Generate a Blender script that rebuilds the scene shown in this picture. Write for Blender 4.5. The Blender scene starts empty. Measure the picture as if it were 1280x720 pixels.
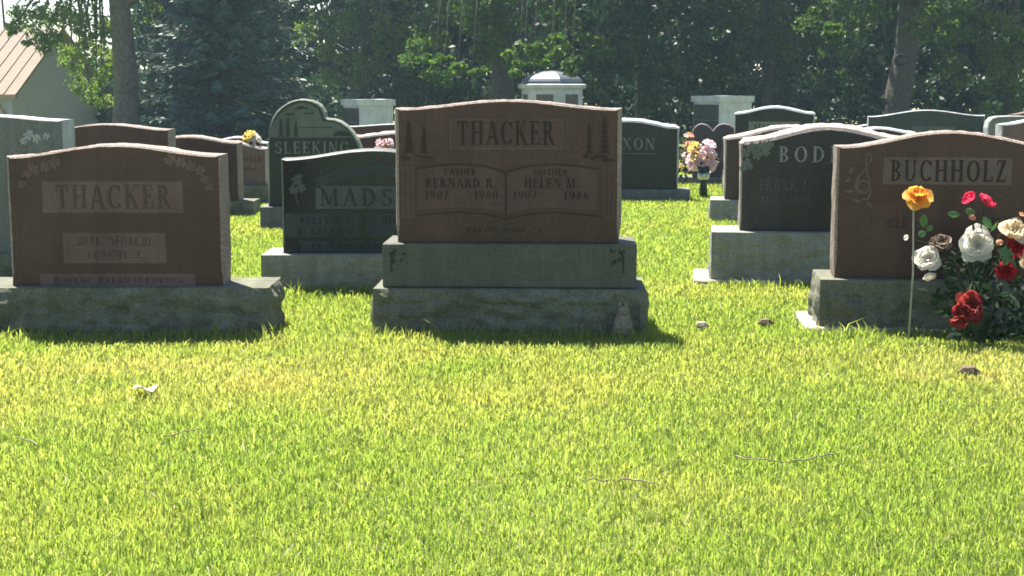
import bpy, math, random
import numpy as np
from mathutils import Vector, noise

random.seed(7)
RNG = np.random.default_rng(7)
SC = bpy.context.scene
COL = SC.collection
R = math.radians

# ------------------------------------------------------------------ camera, sky, sun, exposure
CAM_H = 1.09
F = 1800.0                                   # focal length in pixels of a 1280 px wide picture
PITCH = math.atan(255.0 / F)
cam = bpy.data.cameras.new('camera'); cam_o = bpy.data.objects.new('camera', cam); COL.objects.link(cam_o)
cam.sensor_width = 36.0; cam.lens = 36.0 * F / 1280.0
cam.clip_start = 0.05; cam.clip_end = 3000
cam_o.location = (0, 0, CAM_H); cam_o.rotation_euler = (math.pi / 2 - PITCH, 0, 0)
SC.camera = cam_o

SUN_TRAVEL = Vector((0.25, -0.42, -1.0)).normalized()
EL = math.asin(-SUN_TRAVEL.z); AZ = math.atan2(-SUN_TRAVEL.x, -SUN_TRAVEL.y)
w = bpy.data.worlds.new('World'); SC.world = w; w.use_nodes = True
nt = w.node_tree; bg = nt.nodes['Background']
sky = nt.nodes.new('ShaderNodeTexSky'); sky.sky_type = 'NISHITA'; sky.sun_disc = False
sky.sun_elevation = EL; sky.sun_rotation = AZ; sky.air_density = 1.0; sky.dust_density = 0.5; sky.ozone_density = 1.0
nt.links.new(sky.outputs[0], bg.inputs[0]); bg.inputs[1].default_value = 0.065
sun = bpy.data.lights.new('sun', 'SUN'); sun.energy = 5.0; sun.angle = R(0.5); sun.color = (1.0, 0.94, 0.84)
sun_o = bpy.data.objects.new('sun', sun); COL.objects.link(sun_o)
sun_o.rotation_euler = SUN_TRAVEL.to_track_quat('-Z', 'Y').to_euler(); sun_o.location = (-6, 10, 24)
vs = SC.view_settings
vs.view_transform = 'Standard'; vs.look = 'None'; vs.gamma = 1.0; vs.use_curve_mapping = False
vs.exposure = 1.75
SC.cycles.max_bounces = 8; SC.cycles.transmission_bounces = 6; SC.cycles.transparent_max_bounces = 8
SC.cycles.use_denoising = True; SC.cycles.pixel_filter_type = 'BLACKMAN_HARRIS'; SC.cycles.filter_width = 1.7

# ------------------------------------------------------------------ helpers
CP, SP = math.cos(PITCH), math.sin(PITCH)
def at(px, py, Y):
    """point on the plane at distance Y that the photograph shows at (px, py)"""
    u = (px - 640) / F; v = (360 - py) / F
    dy = CP + v * SP; t = Y / dy
    return Vector((u * t, Y, CAM_H + t * (-SP + v * CP)))
def gy(py):
    """distance of flat ground seen at row py"""
    v = (360 - py) / F
    return CAM_H * (CP + v * SP) / (SP - v * CP)
def ground_z(Y):
    t = min(max((Y - 17.0) / 25.0, 0), 1)
    return -1.0 * t * t * (3 - 2 * t)

ORIGIN = {}
def tag(o, label=None, cat=None, group=None, kind=None):
    if label: o['label'] = label
    if cat: o['category'] = cat
    if group: o['group'] = group
    if kind: o['kind'] = kind
    return o
def thing(name, loc, label, cat, group=None):
    o = bpy.data.objects.new(name, None); COL.objects.link(o); o.location = loc
    o.empty_display_size = 0.1
    ORIGIN[o.name] = Vector(loc)
    return tag(o, label, cat, group)

class MB:
    def __init__(s): s.v = []; s.f = []; s.m = []; s.sm = []
    def add(s, vs_, fs, mi=0, smooth=False):
        b = len(s.v); s.v += [tuple(p) for p in vs_]
        for f in fs: s.f.append(tuple(i + b for i in f)); s.m.append(mi); s.sm.append(smooth)
    def box(s, x0, x1, y0, y1, z0, z1, mi=0, bev=0.0):
        if bev <= 0:
            P = [(x0,y0,z0),(x1,y0,z0),(x1,y1,z0),(x0,y1,z0),(x0,y0,z1),(x1,y0,z1),(x1,y1,z1),(x0,y1,z1)]
            s.add(P, [(3,2,1,0),(4,5,6,7),(0,1,5,4),(1,2,6,5),(2,3,7,6),(3,0,4,7)], mi); return
        b = bev
        rings = []
        for z, i in ((z0, b), (z0 + b, 0), (z1 - b, 0), (z1, b)):
            X0, X1, Y0, Y1 = x0 + i, x1 - i, y0 + i, y1 - i
            c = b if i == 0 else b * 0.4
            rings.append([(X0+c,Y0,z),(X1-c,Y0,z),(X1,Y0+c,z),(X1,Y1-c,z),(X1-c,Y1,z),(X0+c,Y1,z),(X0,Y1-c,z),(X0,Y0+c,z)])
        P = sum(rings, []); fs = [tuple(reversed(range(8))), tuple(range(24, 32))]
        for r in range(3):
            for k in range(8):
                k2 = (k + 1) % 8
                fs.append((r*8+k, r*8+k2, r*8+8+k2, r*8+8+k))
        s.add(P, fs, mi)
    def tube(s, pts, rad, n=8, mi=0, cap=True, smooth=True):
        pts = [Vector(p) for p in pts]; rings = []
        for i, p in enumerate(pts):
            d = (pts[min(i+1, len(pts)-1)] - pts[max(i-1, 0)]).normalized()
            a = d.cross(Vector((0, 0, 1)))
            if a.length < 0.1: a = d.cross(Vector((0, 1, 0)))
            a.normalize(); b = d.cross(a)
            r = rad[i] if isinstance(rad, (list, tuple)) else rad
            rings.append([p + a * (r * math.cos(2*math.pi*k/n)) + b * (r * math.sin(2*math.pi*k/n)) for k in range(n)])
        P = sum(rings, []); fs = []
        for i in range(len(pts) - 1):
            for k in range(n):
                k2 = (k + 1) % n
                fs.append((i*n+k, i*n+n+k, i*n+n+k2, i*n+k2))
        if cap:
            fs.append(tuple(range(n))); fs.append(tuple(reversed(range((len(pts)-1)*n, len(pts)*n))))
        s.add(P, fs, mi, smooth)
    def plate(s, pts, y, d, mi=0):
        """prism of an (x, z) outline (counter-clockwise seen from the front), front face at y, going back by d"""
        n = len(pts)
        P = [(x, y, z) for x, z in pts] + [(x, y + d, z) for x, z in pts]
        fs = [tuple(range(n))] + [(i, n + i, n + (i+1) % n, (i+1) % n) for i in range(n)]
        s.add(P, fs, mi)
    def build(s, name, mat, parent=None, origin=None):
        me = bpy.data.meshes.new(name)
        o0 = Vector((0, 0, 0))
        if parent is not None: o0 = ORIGIN[parent.name]
        elif origin is not None: o0 = Vector(origin)
        me.from_pydata([tuple(Vector(p) - o0) for p in s.v], [], s.f)
        mats = mat if isinstance(mat, (list, tuple)) else [mat]
        for m in mats: me.materials.append(m)
        me.polygons.foreach_set('material_index', s.m)
        me.polygons.foreach_set('use_smooth', s.sm)
        me.update()
        o = bpy.data.objects.new(name, me); COL.objects.link(o)
        if parent is not None: o.parent = parent
        elif origin is not None: o.location = origin
        ORIGIN[o.name] = o0
        return o

def np_mesh(name, V, faces_list, mats, parent=None, origin=(0, 0, 0), smooth=False):
    """faces_list: list of (array (n,k), material index)"""
    o0 = np.array(ORIGIN[parent.name] if parent is not None else origin)
    me = bpy.data.meshes.new(name)
    V = V - o0
    me.vertices.add(len(V)); me.vertices.foreach_set('co', V.astype(np.float32).ravel())
    loops = np.concatenate([f.ravel() for f, _ in faces_list]).astype(np.int32)
    tot = np.concatenate([np.full(len(f), f.shape[1]) for f, _ in faces_list]).astype(np.int32)
    mi = np.concatenate([np.full(len(f), m) for f, m in faces_list]).astype(np.int32)
    me.loops.add(len(loops)); me.loops.foreach_set('vertex_index', loops)
    me.polygons.add(len(tot))
    me.polygons.foreach_set('loop_start', np.concatenate([[0], np.cumsum(tot)[:-1]]).astype(np.int32))
    for m in (mats if isinstance(mats, (list, tuple)) else [mats]): me.materials.append(m)
    me.polygons.foreach_set('material_index', mi)
    if smooth: me.polygons.foreach_set('use_smooth', np.ones(len(tot), bool))
    me.update(calc_edges=True); me.validate()
    o = bpy.data.objects.new(name, me); COL.objects.link(o)
    if parent is not None: o.parent = parent
    else: o.location = origin
    ORIGIN[o.name] = Vector(o0)
    return o

# ------------------------------------------------------------------ materials
def new_mat(name):
    m = bpy.data.materials.new(name); m.use_nodes = True
    t = m.node_tree; return m, t, t.nodes['Principled BSDF']
def nd(t, kind, **kw):
    n = t.nodes.new(kind)
    for k, v in kw.items(): setattr(n, k, v)
    return n
def ramp(t, src, stops):
    r = nd(t, 'ShaderNodeValToRGB'); e = r.color_ramp.elements
    while len(e) < len(stops): e.new(0.5)
    for i, (p, c) in enumerate(stops):
        e[i].position = p; e[i].color = (*c, 1) if len(c) == 3 else c
    t.links.new(src, r.inputs[0]); return r
def mixc(t, fac, a, b, mode='MIX'):
    m = nd(t, 'ShaderNodeMix', data_type='RGBA', blend_type=mode)
    for sock, v in ((m.inputs[0], fac), (m.inputs[6], a), (m.inputs[7], b)):
        if isinstance(v, bpy.types.NodeSocket): t.links.new(v, sock)
        elif isinstance(v, (int, float)): sock.default_value = v
        else: sock.default_value = (*v, 1)
    return m.outputs[2]
def coords(t, kind='Object', scale=1.0):
    c = nd(t, 'ShaderNodeTexCoord'); mp = nd(t, 'ShaderNodeMapping')
    mp.inputs['Scale'].default_value = (scale,) * 3 if not isinstance(scale, tuple) else scale
    t.links.new(c.outputs[kind], mp.inputs[0]); return mp.outputs[0]
def noise_t(t, co, scale, detail=4, rough=0.55):
    n = nd(t, 'ShaderNodeTexNoise'); n.inputs['Scale'].default_value = scale
    n.inputs['Detail'].default_value = detail; n.inputs['Roughness'].default_value = rough
    t.links.new(co, n.inputs['Vector']); return n.outputs['Fac']
def bump(t, bsdf, h, dist, strength=1.0):
    b = nd(t, 'ShaderNodeBump'); b.inputs['Distance'].default_value = dist; b.inputs['Strength'].default_value = strength
    t.links.new(h, b.inputs['Height']); t.links.new(b.outputs[0], bsdf.inputs['Normal'])

def granite(name, base, dark, light, rough=0.3, bumpd=0.0, stain=None, stain_amt=0.4, spec=0.5):
    m, t, p = new_mat(name)
    co = coords(t)
    v = nd(t, 'ShaderNodeTexVoronoi'); v.inputs['Scale'].default_value = 260; t.links.new(co, v.inputs['Vector'])
    sp = nd(t, 'ShaderNodeSeparateColor'); t.links.new(v.outputs['Color'], sp.inputs[0])
    r = ramp(t, sp.outputs[0], [(0.0, dark), (0.16, dark), (0.36, base), (0.72, base), (1.0, light)])
    n2 = noise_t(t, co, 3.0, 5, 0.6)
    r2 = ramp(t, n2, [(0.3, (0.78,) * 3), (0.7, (1.15,) * 3)])
    c = mixc(t, 1.0, r.outputs[0], r2.outputs[0], 'MULTIPLY')
    st_ = noise_t(t, coords(t, 'Object', (9, 9, .9)), 1.6, 4, .6)
    c = mixc(t, 1.0, c, ramp(t, st_, [(.35, (.86,) * 3), (.62, (1.08,) * 3)]).outputs[0], 'MULTIPLY')
    if stain:
        n3 = noise_t(t, co, 7.0, 6, 0.65)
        r3 = ramp(t, n3, [(0.48, (0, 0, 0)), (0.66, (stain_amt,) * 3)])
        c = mixc(t, r3.outputs[0], c, stain)
    t.links.new(c, p.inputs['Base Color'])
    p.inputs['Roughness'].default_value = rough
    p.inputs['Specular IOR Level'].default_value = spec * .7
    if bumpd:
        bump(t, p, noise_t(t, co, 55, 6, 0.7), bumpd)
    return m

def plain(name, c, rough=0.7, var=0.15, scale=20, bumpd=0.0, metal=0.0, spec=0.5):
    m, t, p = new_mat(name); co = coords(t)
    n = noise_t(t, co, scale, 5, 0.6)
    r = ramp(t, n, [(0.3, tuple(x * (1 - var) for x in c)), (0.7, tuple(min(1, x * (1 + var)) for x in c))])
    t.links.new(r.outputs[0], p.inputs['Base Color'])
    p.inputs['Roughness'].default_value = rough; p.inputs['Metallic'].default_value = metal
    p.inputs['Specular IOR Level'].default_value = spec
    if bumpd: bump(t, p, n, bumpd)
    return m

def leafy(name, cols, trans=0.45, rough=0.5, patch=None, patch_scale=0.9, tint=(1.0, 1.0, 0.6)):
    """thin leaf: diffuse + translucent, one random colour per leaf, optional patches on the ground plan"""
    m, t, p = new_mat(name)
    g = nd(t, 'ShaderNodeNewGeometry')
    stops = [(i / max(1, len(cols) - 1), c) for i, c in enumerate(cols)]
    r = ramp(t, g.outputs['Random Per Island'], stops)
    c = r.outputs[0]
    if patch:
        co = coords(t, 'Object')
        sx = nd(t, 'ShaderNodeSeparateXYZ'); t.links.new(co, sx.inputs[0])      # worn strip along the front of the graves
        dy = nd(t, 'ShaderNodeMath', operation='SUBTRACT'); t.links.new(sx.outputs[1], dy.inputs[0]); dy.inputs[1].default_value = 5.35
        ab = nd(t, 'ShaderNodeMath', operation='ABSOLUTE'); t.links.new(dy.outputs[0], ab.inputs[0])
        mr = nd(t, 'ShaderNodeMapRange'); t.links.new(ab.outputs[0], mr.inputs[0])
        for k_, v_ in ((1, .2), (2, 1.1), (3, 1.0), (4, 0.0)): mr.inputs[k_].default_value = v_
        mx_ = nd(t, 'ShaderNodeMapRange'); t.links.new(sx.outputs[0], mx_.inputs[0])
        for k_, v_ in ((1, -1.2), (2, 1.4), (3, .9), (4, .3)): mx_.inputs[k_].default_value = v_
        nn = noise_t(t, co, 1.6, 5, .65); rn = ramp(t, nn, [(.32, (0, 0, 0)), (.62, (1, 1, 1))])
        m1 = nd(t, 'ShaderNodeMath', operation='MULTIPLY'); t.links.new(mr.outputs[0], m1.inputs[0]); t.links.new(mx_.outputs[0], m1.inputs[1])
        m2 = nd(t, 'ShaderNodeMath', operation='MULTIPLY'); t.links.new(m1.outputs[0], m2.inputs[0]); t.links.new(rn.outputs[0], m2.inputs[1])
        vd = nd(t, 'ShaderNodeVectorMath', operation='DISTANCE'); t.links.new(co, vd.inputs[0]); vd.inputs[1].default_value = (1.85, 5.35, 0)
        m3 = nd(t, 'ShaderNodeMapRange'); t.links.new(vd.outputs['Value'], m3.inputs[0])
        for k_, v_ in ((1, .15), (2, .5), (3, 1.0), (4, 0.0)): m3.inputs[k_].default_value = v_
        m4 = nd(t, 'ShaderNodeMath', operation='MULTIPLY'); t.links.new(m3.outputs[0], m4.inputs[0]); t.links.new(rn.outputs[0], m4.inputs[1])
        c = mixc(t, m2.outputs[0], c, (0.345, 0.325, 0.155)); c = mixc(t, m4.outputs[0], c, (0.40, 0.34, 0.20))
        for sc, col, lo, hi, amt in patch:
            n = noise_t(t, co, sc, 4, 0.6)
            r3 = ramp(t, n, [(lo, (0, 0, 0)), (hi, (amt,) * 3)])
            c = mixc(t, r3.outputs[0], c, col)
    t.links.new(c, p.inputs['Base Color']); p.inputs['Roughness'].default_value = rough
    p.inputs['Specular IOR Level'].default_value = 0.35
    tr = nd(t, 'ShaderNodeBsdfTranslucent')
    tc = mixc(t, 1.0, c, tint, 'MULTIPLY')
    br = nd(t, 'ShaderNodeHueSaturation'); br.inputs['Value'].default_value = 1.72; br.inputs['Saturation'].default_value = 1.05
    t.links.new(tc, br.inputs['Color']); t.links.new(br.outputs[0], tr.inputs['Color'])
    mx = nd(t, 'ShaderNodeMixShader'); mx.inputs[0].default_value = trans
    t.links.new(p.outputs[0], mx.inputs[1]); t.links.new(tr.outputs[0], mx.inputs[2])
    t.links.new(mx.outputs[0], t.nodes['Material Output'].inputs['Surface'])
    return m

M = {}
M['red_granite'] = granite('red granite polished', (0.068, 0.03, 0.024), (0.046, 0.02, 0.017), (0.093, 0.044, 0.038), 0.32)
M['red_frost'] = granite('red granite frosted', (0.105, 0.059, 0.048), (0.082, 0.045, 0.035), (0.132, 0.08, 0.067), 0.75)
M['red_band'] = granite('red granite frosted band', (0.141, 0.102, 0.084), (0.107, 0.078, 0.065), (0.179, 0.136, 0.114), 0.8)
M['red_letter'] = granite('red granite cut lettering', (0.023, 0.01, 0.009), (0.018, 0.008, 0.008), (0.032, 0.014, 0.014), 0.55)
M['red_soft'] = granite('red granite shallow lettering', (0.033, 0.015, 0.013), (0.024, 0.011, 0.01), (0.043, 0.02, 0.018), 0.6)
M['red_rough'] = granite('red granite rock pitched', (0.284, 0.22, 0.179), (0.151, 0.105, 0.089), (0.416, 0.363, 0.317), 0.8, 0.006)
M['brown_granite'] = granite('brown granite polished', (0.068, 0.032, 0.027), (0.047, 0.023, 0.021), (0.09, 0.046, 0.04), 0.32)
M['brown_frost'] = granite('brown granite frosted', (0.154, 0.097, 0.081), (0.121, 0.074, 0.062), (0.186, 0.123, 0.103), 0.75)
M['brown_letter'] = granite('brown granite cut lettering', (0.092, 0.054, 0.043), (0.057, 0.034, 0.029), (0.084, 0.05, 0.041), 0.55)
M['dark_brown'] = granite('dark brown granite', (0.066, 0.036, 0.032), (0.043, 0.024, 0.023), (0.095, 0.054, 0.051), 0.35)
M['black_granite'] = granite('black green granite polished', (0.018, 0.024, 0.022), (0.008, 0.011, 0.011), (0.035, 0.045, 0.043), 0.25)
M['black_frost'] = granite('black granite frosted', (0.094, 0.111, 0.104), (0.058, 0.072, 0.07), (0.145, 0.159, 0.151), 0.75)
M['black_mid'] = granite('black granite half frosted', (0.044, 0.058, 0.054), (0.026, 0.036, 0.034), (0.072, 0.084, 0.082), 0.7)
M['green_granite'] = granite('grey green granite', (0.024, 0.029, 0.022), (0.016, 0.019, 0.015), (0.036, 0.041, 0.033), 0.4)
M['green_frost'] = granite('grey green granite frosted', (0.166, 0.184, 0.143), (0.126, 0.143, 0.112), (0.211, 0.226, 0.179), 0.75)
M['green_mid'] = granite('grey green granite half frosted', (0.113, 0.128, 0.101), (0.083, 0.098, 0.075), (0.149, 0.163, 0.13), 0.75)
M['bod_granite'] = granite('dark brownish black granite', (0.037, 0.034, 0.031), (0.019, 0.019, 0.017), (0.067, 0.061, 0.055), 0.35)
M['bod_rough'] = granite('rock pitched reddish top', (0.375, 0.306, 0.269), (0.234, 0.178, 0.155), (0.516, 0.443, 0.413), 0.85, 0.006)
M['bod_letter'] = granite('pale frosted lettering', (0.252, 0.245, 0.228), (0.168, 0.168, 0.161), (0.354, 0.346, 0.329), 0.8)
M['bod_faint'] = granite('faint frosted lettering', (0.086, 0.082, 0.072), (0.057, 0.057, 0.051), (0.122, 0.114, 0.108), 0.8)
M['grey_granite'] = granite('grey granite', (0.132, 0.14, 0.13), (0.089, 0.095, 0.088), (0.183, 0.19, 0.176), 0.4)
M['grey_frost'] = granite('grey granite frosted', (0.357, 0.367, 0.367), (0.224, 0.235, 0.235), (0.469, 0.479, 0.479), 0.8)
M['purple_granite'] = granite('mauve granite', (0.066, 0.051, 0.06), (0.03, 0.024, 0.03), (0.108, 0.084, 0.096), 0.4)
M['purple_frost'] = granite('mauve granite frosted', (0.132, 0.114, 0.126), (0.09, 0.078, 0.084), (0.18, 0.162, 0.174), 0.8)
M['base_grey'] = granite('grey granite base', (0.146, 0.155, 0.14), (0.074, 0.081, 0.071), (0.223, 0.229, 0.217), 0.75, 0.004, (0.07, 0.078, 0.05), 0.5)
M['base_rock'] = granite('grey granite rock pitched', (0.183, 0.184, 0.128), (0.117, 0.12, 0.083), (0.25, 0.247, 0.178), 0.85, 0.016, (0.065, 0.078, 0.045), 0.6)
M['base_pale'] = granite('pale grey granite rock pitched', (0.278, 0.284, 0.232), (0.196, 0.203, 0.164), (0.368, 0.372, 0.313), 0.85, 0.008, (0.16, 0.17, 0.12), 0.5)
M['base_smooth'] = granite('grey granite sawn', (0.095, 0.096, 0.07), (0.066, 0.068, 0.049), (0.128, 0.127, 0.097), 0.6, 0.001, (0.09, 0.095, 0.075), 0.3)
M['base_letter'] = granite('dark cut in grey granite', (0.032, 0.034, 0.028), (0.02, 0.022, 0.018), (0.049, 0.05, 0.044), 0.8)
M['base_faint'] = granite('faint cut in grey granite', (0.115, 0.116, 0.082), (0.083, 0.087, 0.061), (0.151, 0.152, 0.114), 0.8)
M['concrete'] = plain('old concrete', (0.33, 0.30, 0.24), 0.9, 0.2, 25, 0.003)

# ------------------------------------------------------------------ serif letters, cut as strokes
TK, TN = 0.17, 0.07
def V_(x, y0=0, y1=1, w=TK): return ('l', x, y0, x, y1, w)
def S_(x, y, h=0.15): return ('h', x - h, x + h, y, 0.05)
def A_(cx, cy, rx, ry, a0, a1, wx=TK, wy=TN): return ('a', cx, cy, rx, ry, a0, a1, wx, wy)
def stem(x, w=TK, h=0.16): return [V_(x, w=w), S_(x, 0.025, h), S_(x, 0.975, h)]
GL = {
 'A': (0.80, [('l', 0.10, 0, 0.40, 1, TN), ('l', 0.70, 0, 0.40, 1, TK), ('h', 0.2, 0.6, 0.33, TN), S_(0.10, 0.025, 0.11), S_(0.70, 0.025, 0.14)]),
 'B': (0.72, stem(0.18) + [A_(0.26, 0.745, 0.33, 0.255, -90, 90), A_(0.26, 0.265, 0.38, 0.265, -90, 90)]),
 'C': (0.82, [A_(0.45, 0.5, 0.40, 0.5, 42, 318), V_(0.74, 0.68, 0.95, 0.06), V_(0.74, 0.05, 0.24, 0.05)]),
 'D': (0.86, stem(0.18) + [A_(0.24, 0.5, 0.54, 0.5, -90, 90)]),
 'E': (0.70, stem(0.18) + [('h', 0.18, 0.62, 0.965, TN), ('h', 0.18, 0.5, 0.52, TN), ('h', 0.18, 0.64, 0.035, TN), V_(0.61, 0.76, 1, 0.06), V_(0.63, 0, 0.26, 0.06), V_(0.49, 0.40, 0.64, 0.05)]),
 'F': (0.66, stem(0.18) + [('h', 0.18, 0.60, 0.965, TN), ('h', 0.18, 0.5, 0.52, TN), V_(0.59, 0.74, 1, 0.06), V_(0.49, 0.40, 0.64, 0.05)]),
 'G': (0.86, [A_(0.45, 0.5, 0.40, 0.5, 42, 318), V_(0.74, 0.68, 0.95, 0.06), V_(0.72, 0.06, 0.44, 0.13), S_(0.72, 0.45, 0.13)]),
 'H': (0.88, stem(0.19) + stem(0.69) + [('h', 0.19, 0.69, 0.52, TN)]),
 'I': (0.38, stem(0.19)),
 'J': (0.46, [V_(0.30, 0.2, 1), S_(0.30, 0.975), A_(0.17, 0.2, 0.215, 0.2, 180, 360)]),
 'K': (0.84, stem(0.18) + [('l', 0.24, 0.42, 0.66, 1, TN), ('l', 0.70, 0, 0.38, 0.58, TK), S_(0.66, 0.975, 0.12), S_(0.70, 0.025, 0.14)]),
 'L': (0.68, stem(0.18) + [('h', 0.18, 0.62, 0.035, TN), V_(0.61, 0, 0.28, 0.06)]),
 'M': (1.02, stem(0.14, TN, 0.13) + stem(0.86) + [('l', 0.50, 0.08, 0.16, 1, TK), ('l', 0.50, 0.08, 0.83, 1, TN)]),
 'N': (0.86, stem(0.14, TN, 0.13) + [V_(0.72, w=TN), S_(0.72, 0.975, 0.13), ('l', 0.70, 0, 0.17, 1, TK)]),
 'O': (0.90, [A_(0.45, 0.5, 0.41, 0.5, 0, 360)]),
 'R': (0.80, stem(0.18) + [A_(0.26, 0.735, 0.36, 0.265, -90, 90), ('l', 0.70, 0, 0.38, 0.48, TK), S_(0.70, 0.025, 0.12)]),
 'S': (0.64, [A_(0.32, 0.745, 0.25, 0.255, 30, 255, 0.13, TN), A_(0.32, 0.265, 0.27, 0.265, -150, 80, 0.14, TN), V_(0.53, 0.74, 0.94, 0.05), V_(0.08, 0.06, 0.28, 0.05)]),
 'T': (0.74, [V_(0.37), S_(0.37, 0.025, 0.16), ('h', 0.05, 0.69, 0.96, 0.08), V_(0.07, 0.72, 1, 0.06), V_(0.67, 0.72, 1, 0.06)]),
 'U': (0.86, [V_(0.19, 0.3, 1), S_(0.19, 0.975), V_(0.69, 0.3, 1, TN), S_(0.69, 0.975, 0.13), A_(0.415, 0.32, 0.31, 0.32, 180, 360, 0.15, TN)]),
 'X': (0.82, [('l', 0.68, 0, 0.14, 1, TK), ('l', 0.12, 0, 0.66, 1, TN), S_(0.68, 0.025, 0.13), S_(0.12, 0.025, 0.11), S_(0.14, 0.975, 0.13), S_(0.66, 0.975, 0.11)]),
 'Y': (0.78, [V_(0.38, 0, 0.46), S_(0.38, 0.025), ('l', 0.38, 0.44, 0.1, 1, TK), ('l', 0.38, 0.44, 0.68, 1, TN), S_(0.1, 0.975, 0.12), S_(0.68, 0.975, 0.1)]),
 'Z': (0.72, [('h', 0.1, 0.62, 0.965, TN), ('h', 0.08, 0.66, 0.035, TN), ('l', 0.14, 0, 0.56, 1, TK), V_(0.12, 0.76, 1, 0.05), V_(0.64, 0, 0.26, 0.05)]),
 '.': (0.28, [V_(0.12, 0, 0.12, 0.13)]), ' ': (0.40, []), '-': (0.5, [('h', 0.08, 0.42, 0.45, 0.08)]),
 '0': (0.66, [A_(0.33, 0.5, 0.28, 0.5, 0, 360, 0.13)]), '1': (0.44, [V_(0.22), S_(0.22, 0.025), ('l', 0.08, 0.82, 0.2, 0.97, TN)]),
 '3': (0.6, [A_(0.27, 0.74, 0.25, 0.26, -90, 150, 0.13), A_(0.26, 0.27, 0.29, 0.27, -150, 90, 0.14)]),
 '5': (0.6, [V_(0.14, 0.5, 0.96, 0.07), ('h', 0.1, 0.52, 0.95, 0.09), A_(0.26, 0.32, 0.29, 0.32, -150, 130, 0.14)]),
 '6': (0.64, [A_(0.32, 0.3, 0.27, 0.3, 0, 360, 0.13), A_(0.46, 0.4, 0.41, 0.6, 95, 185, 0.13)]),
 '7': (0.6, [('h', 0.06, 0.56, 0.96, 0.08), ('l', 0.2, 0, 0.51, 0.95, 0.12)]),
 '8': (0.62, [A_(0.31, 0.76, 0.22, 0.24, 0, 360, 0.11), A_(0.31, 0.27, 0.27, 0.27, 0, 360, 0.13)]),
 '9': (0.64, [A_(0.32, 0.7, 0.27, 0.3, 0, 360, 0.13), A_(0.18, 0.6, 0.41, 0.6, -85, 5, 0.13)]),
}
def text_mb(mb, s, x0, x1, z0, z1, y, gap=0.1, thick=0.002):
    """letters filling the box, standing `thick` proud of the plane y (towards the viewer)"""
    tot = sum(GL[c][0] for c in s) + gap * (len(s) - 1)
    sx = (x1 - x0) / tot; sz = z1 - z0; x = 0.0; k = 0
    def put(P):
        nonlocal k
        pts = [(x0 + (x + a) * sx, z0 + b * sz) for a, b in P]
        ar = sum(pts[i][0] * pts[(i+1) % len(pts)][1] - pts[(i+1) % len(pts)][0] * pts[i][1] for i in range(len(pts)))
        if ar < 0: pts.reverse()
        d = thick + 0.00012 * (k % 9); k += 1
        mb.plate(pts, y - d, d + 0.002)
    for c in s:
        wd, prims = GL[c]
        for p in prims:
            if p[0] == 'l':
                _, a0, b0, a1, b1, ww = p
                put([(a0 - ww/2, b0), (a0 + ww/2, b0), (a1 + ww/2, b1), (a1 - ww/2, b1)])
            elif p[0] == 'h':
                _, a0, a1, b, ww = p
                put([(a0, b - ww/2), (a1, b - ww/2), (a1, b + ww/2), (a0, b + ww/2)])
            else:
                _, cx, cy, rx, ry, g0, g1, wx, wy = p
                n = max(6, int(abs(g1 - g0) / 20))
                for i in range(n):
                    q = []
                    for g, io in ((g0 + (g1-g0)*i/n, 0), (g0 + (g1-g0)*(i+1)/n, 0), (g0 + (g1-g0)*(i+1)/n, 1), (g0 + (g1-g0)*i/n, 1)):
                        a = math.radians(g); ex, ey = (rx, ry) if io == 0 else (rx - wx, ry - wy)
                        q.append((cx + ex * math.cos(a), cy + ey * math.sin(a)))
                    k -= 1 if i else 0
                    put(q)
        x += wd + gap
def worn_marks(mb, x0, x1, z0, z1, y, n, seed=0):
    """small cuts too worn to read"""
    rr = random.Random(seed); dx = (x1 - x0) / n
    for i in range(n):
        if rr.random() < 0.16: continue
        x = x0 + dx * i; h = z1 - z0
        for j in range(2):
            a = x + rr.random() * dx * 0.7; wv = dx * rr.uniform(0.14, 0.24)
            b0 = z0 + h * rr.uniform(0, 0.2); b1 = z1 - h * rr.uniform(0, 0.2)
            d = 0.0012 + 0.0002 * j
            mb.plate([(a, b0), (a + wv, b0), (a + wv, b1), (a, b1)], y - d, d + 0.002)
        b = z0 + h * rr.choice((0.08, 0.5, 0.9)); d = 0.0018
        mb.plate([(x, b - h*.06), (x + dx*.7, b - h*.06), (x + dx*.7, b + h*.06), (x, b + h*.06)], y - d, d + 0.002)

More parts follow.
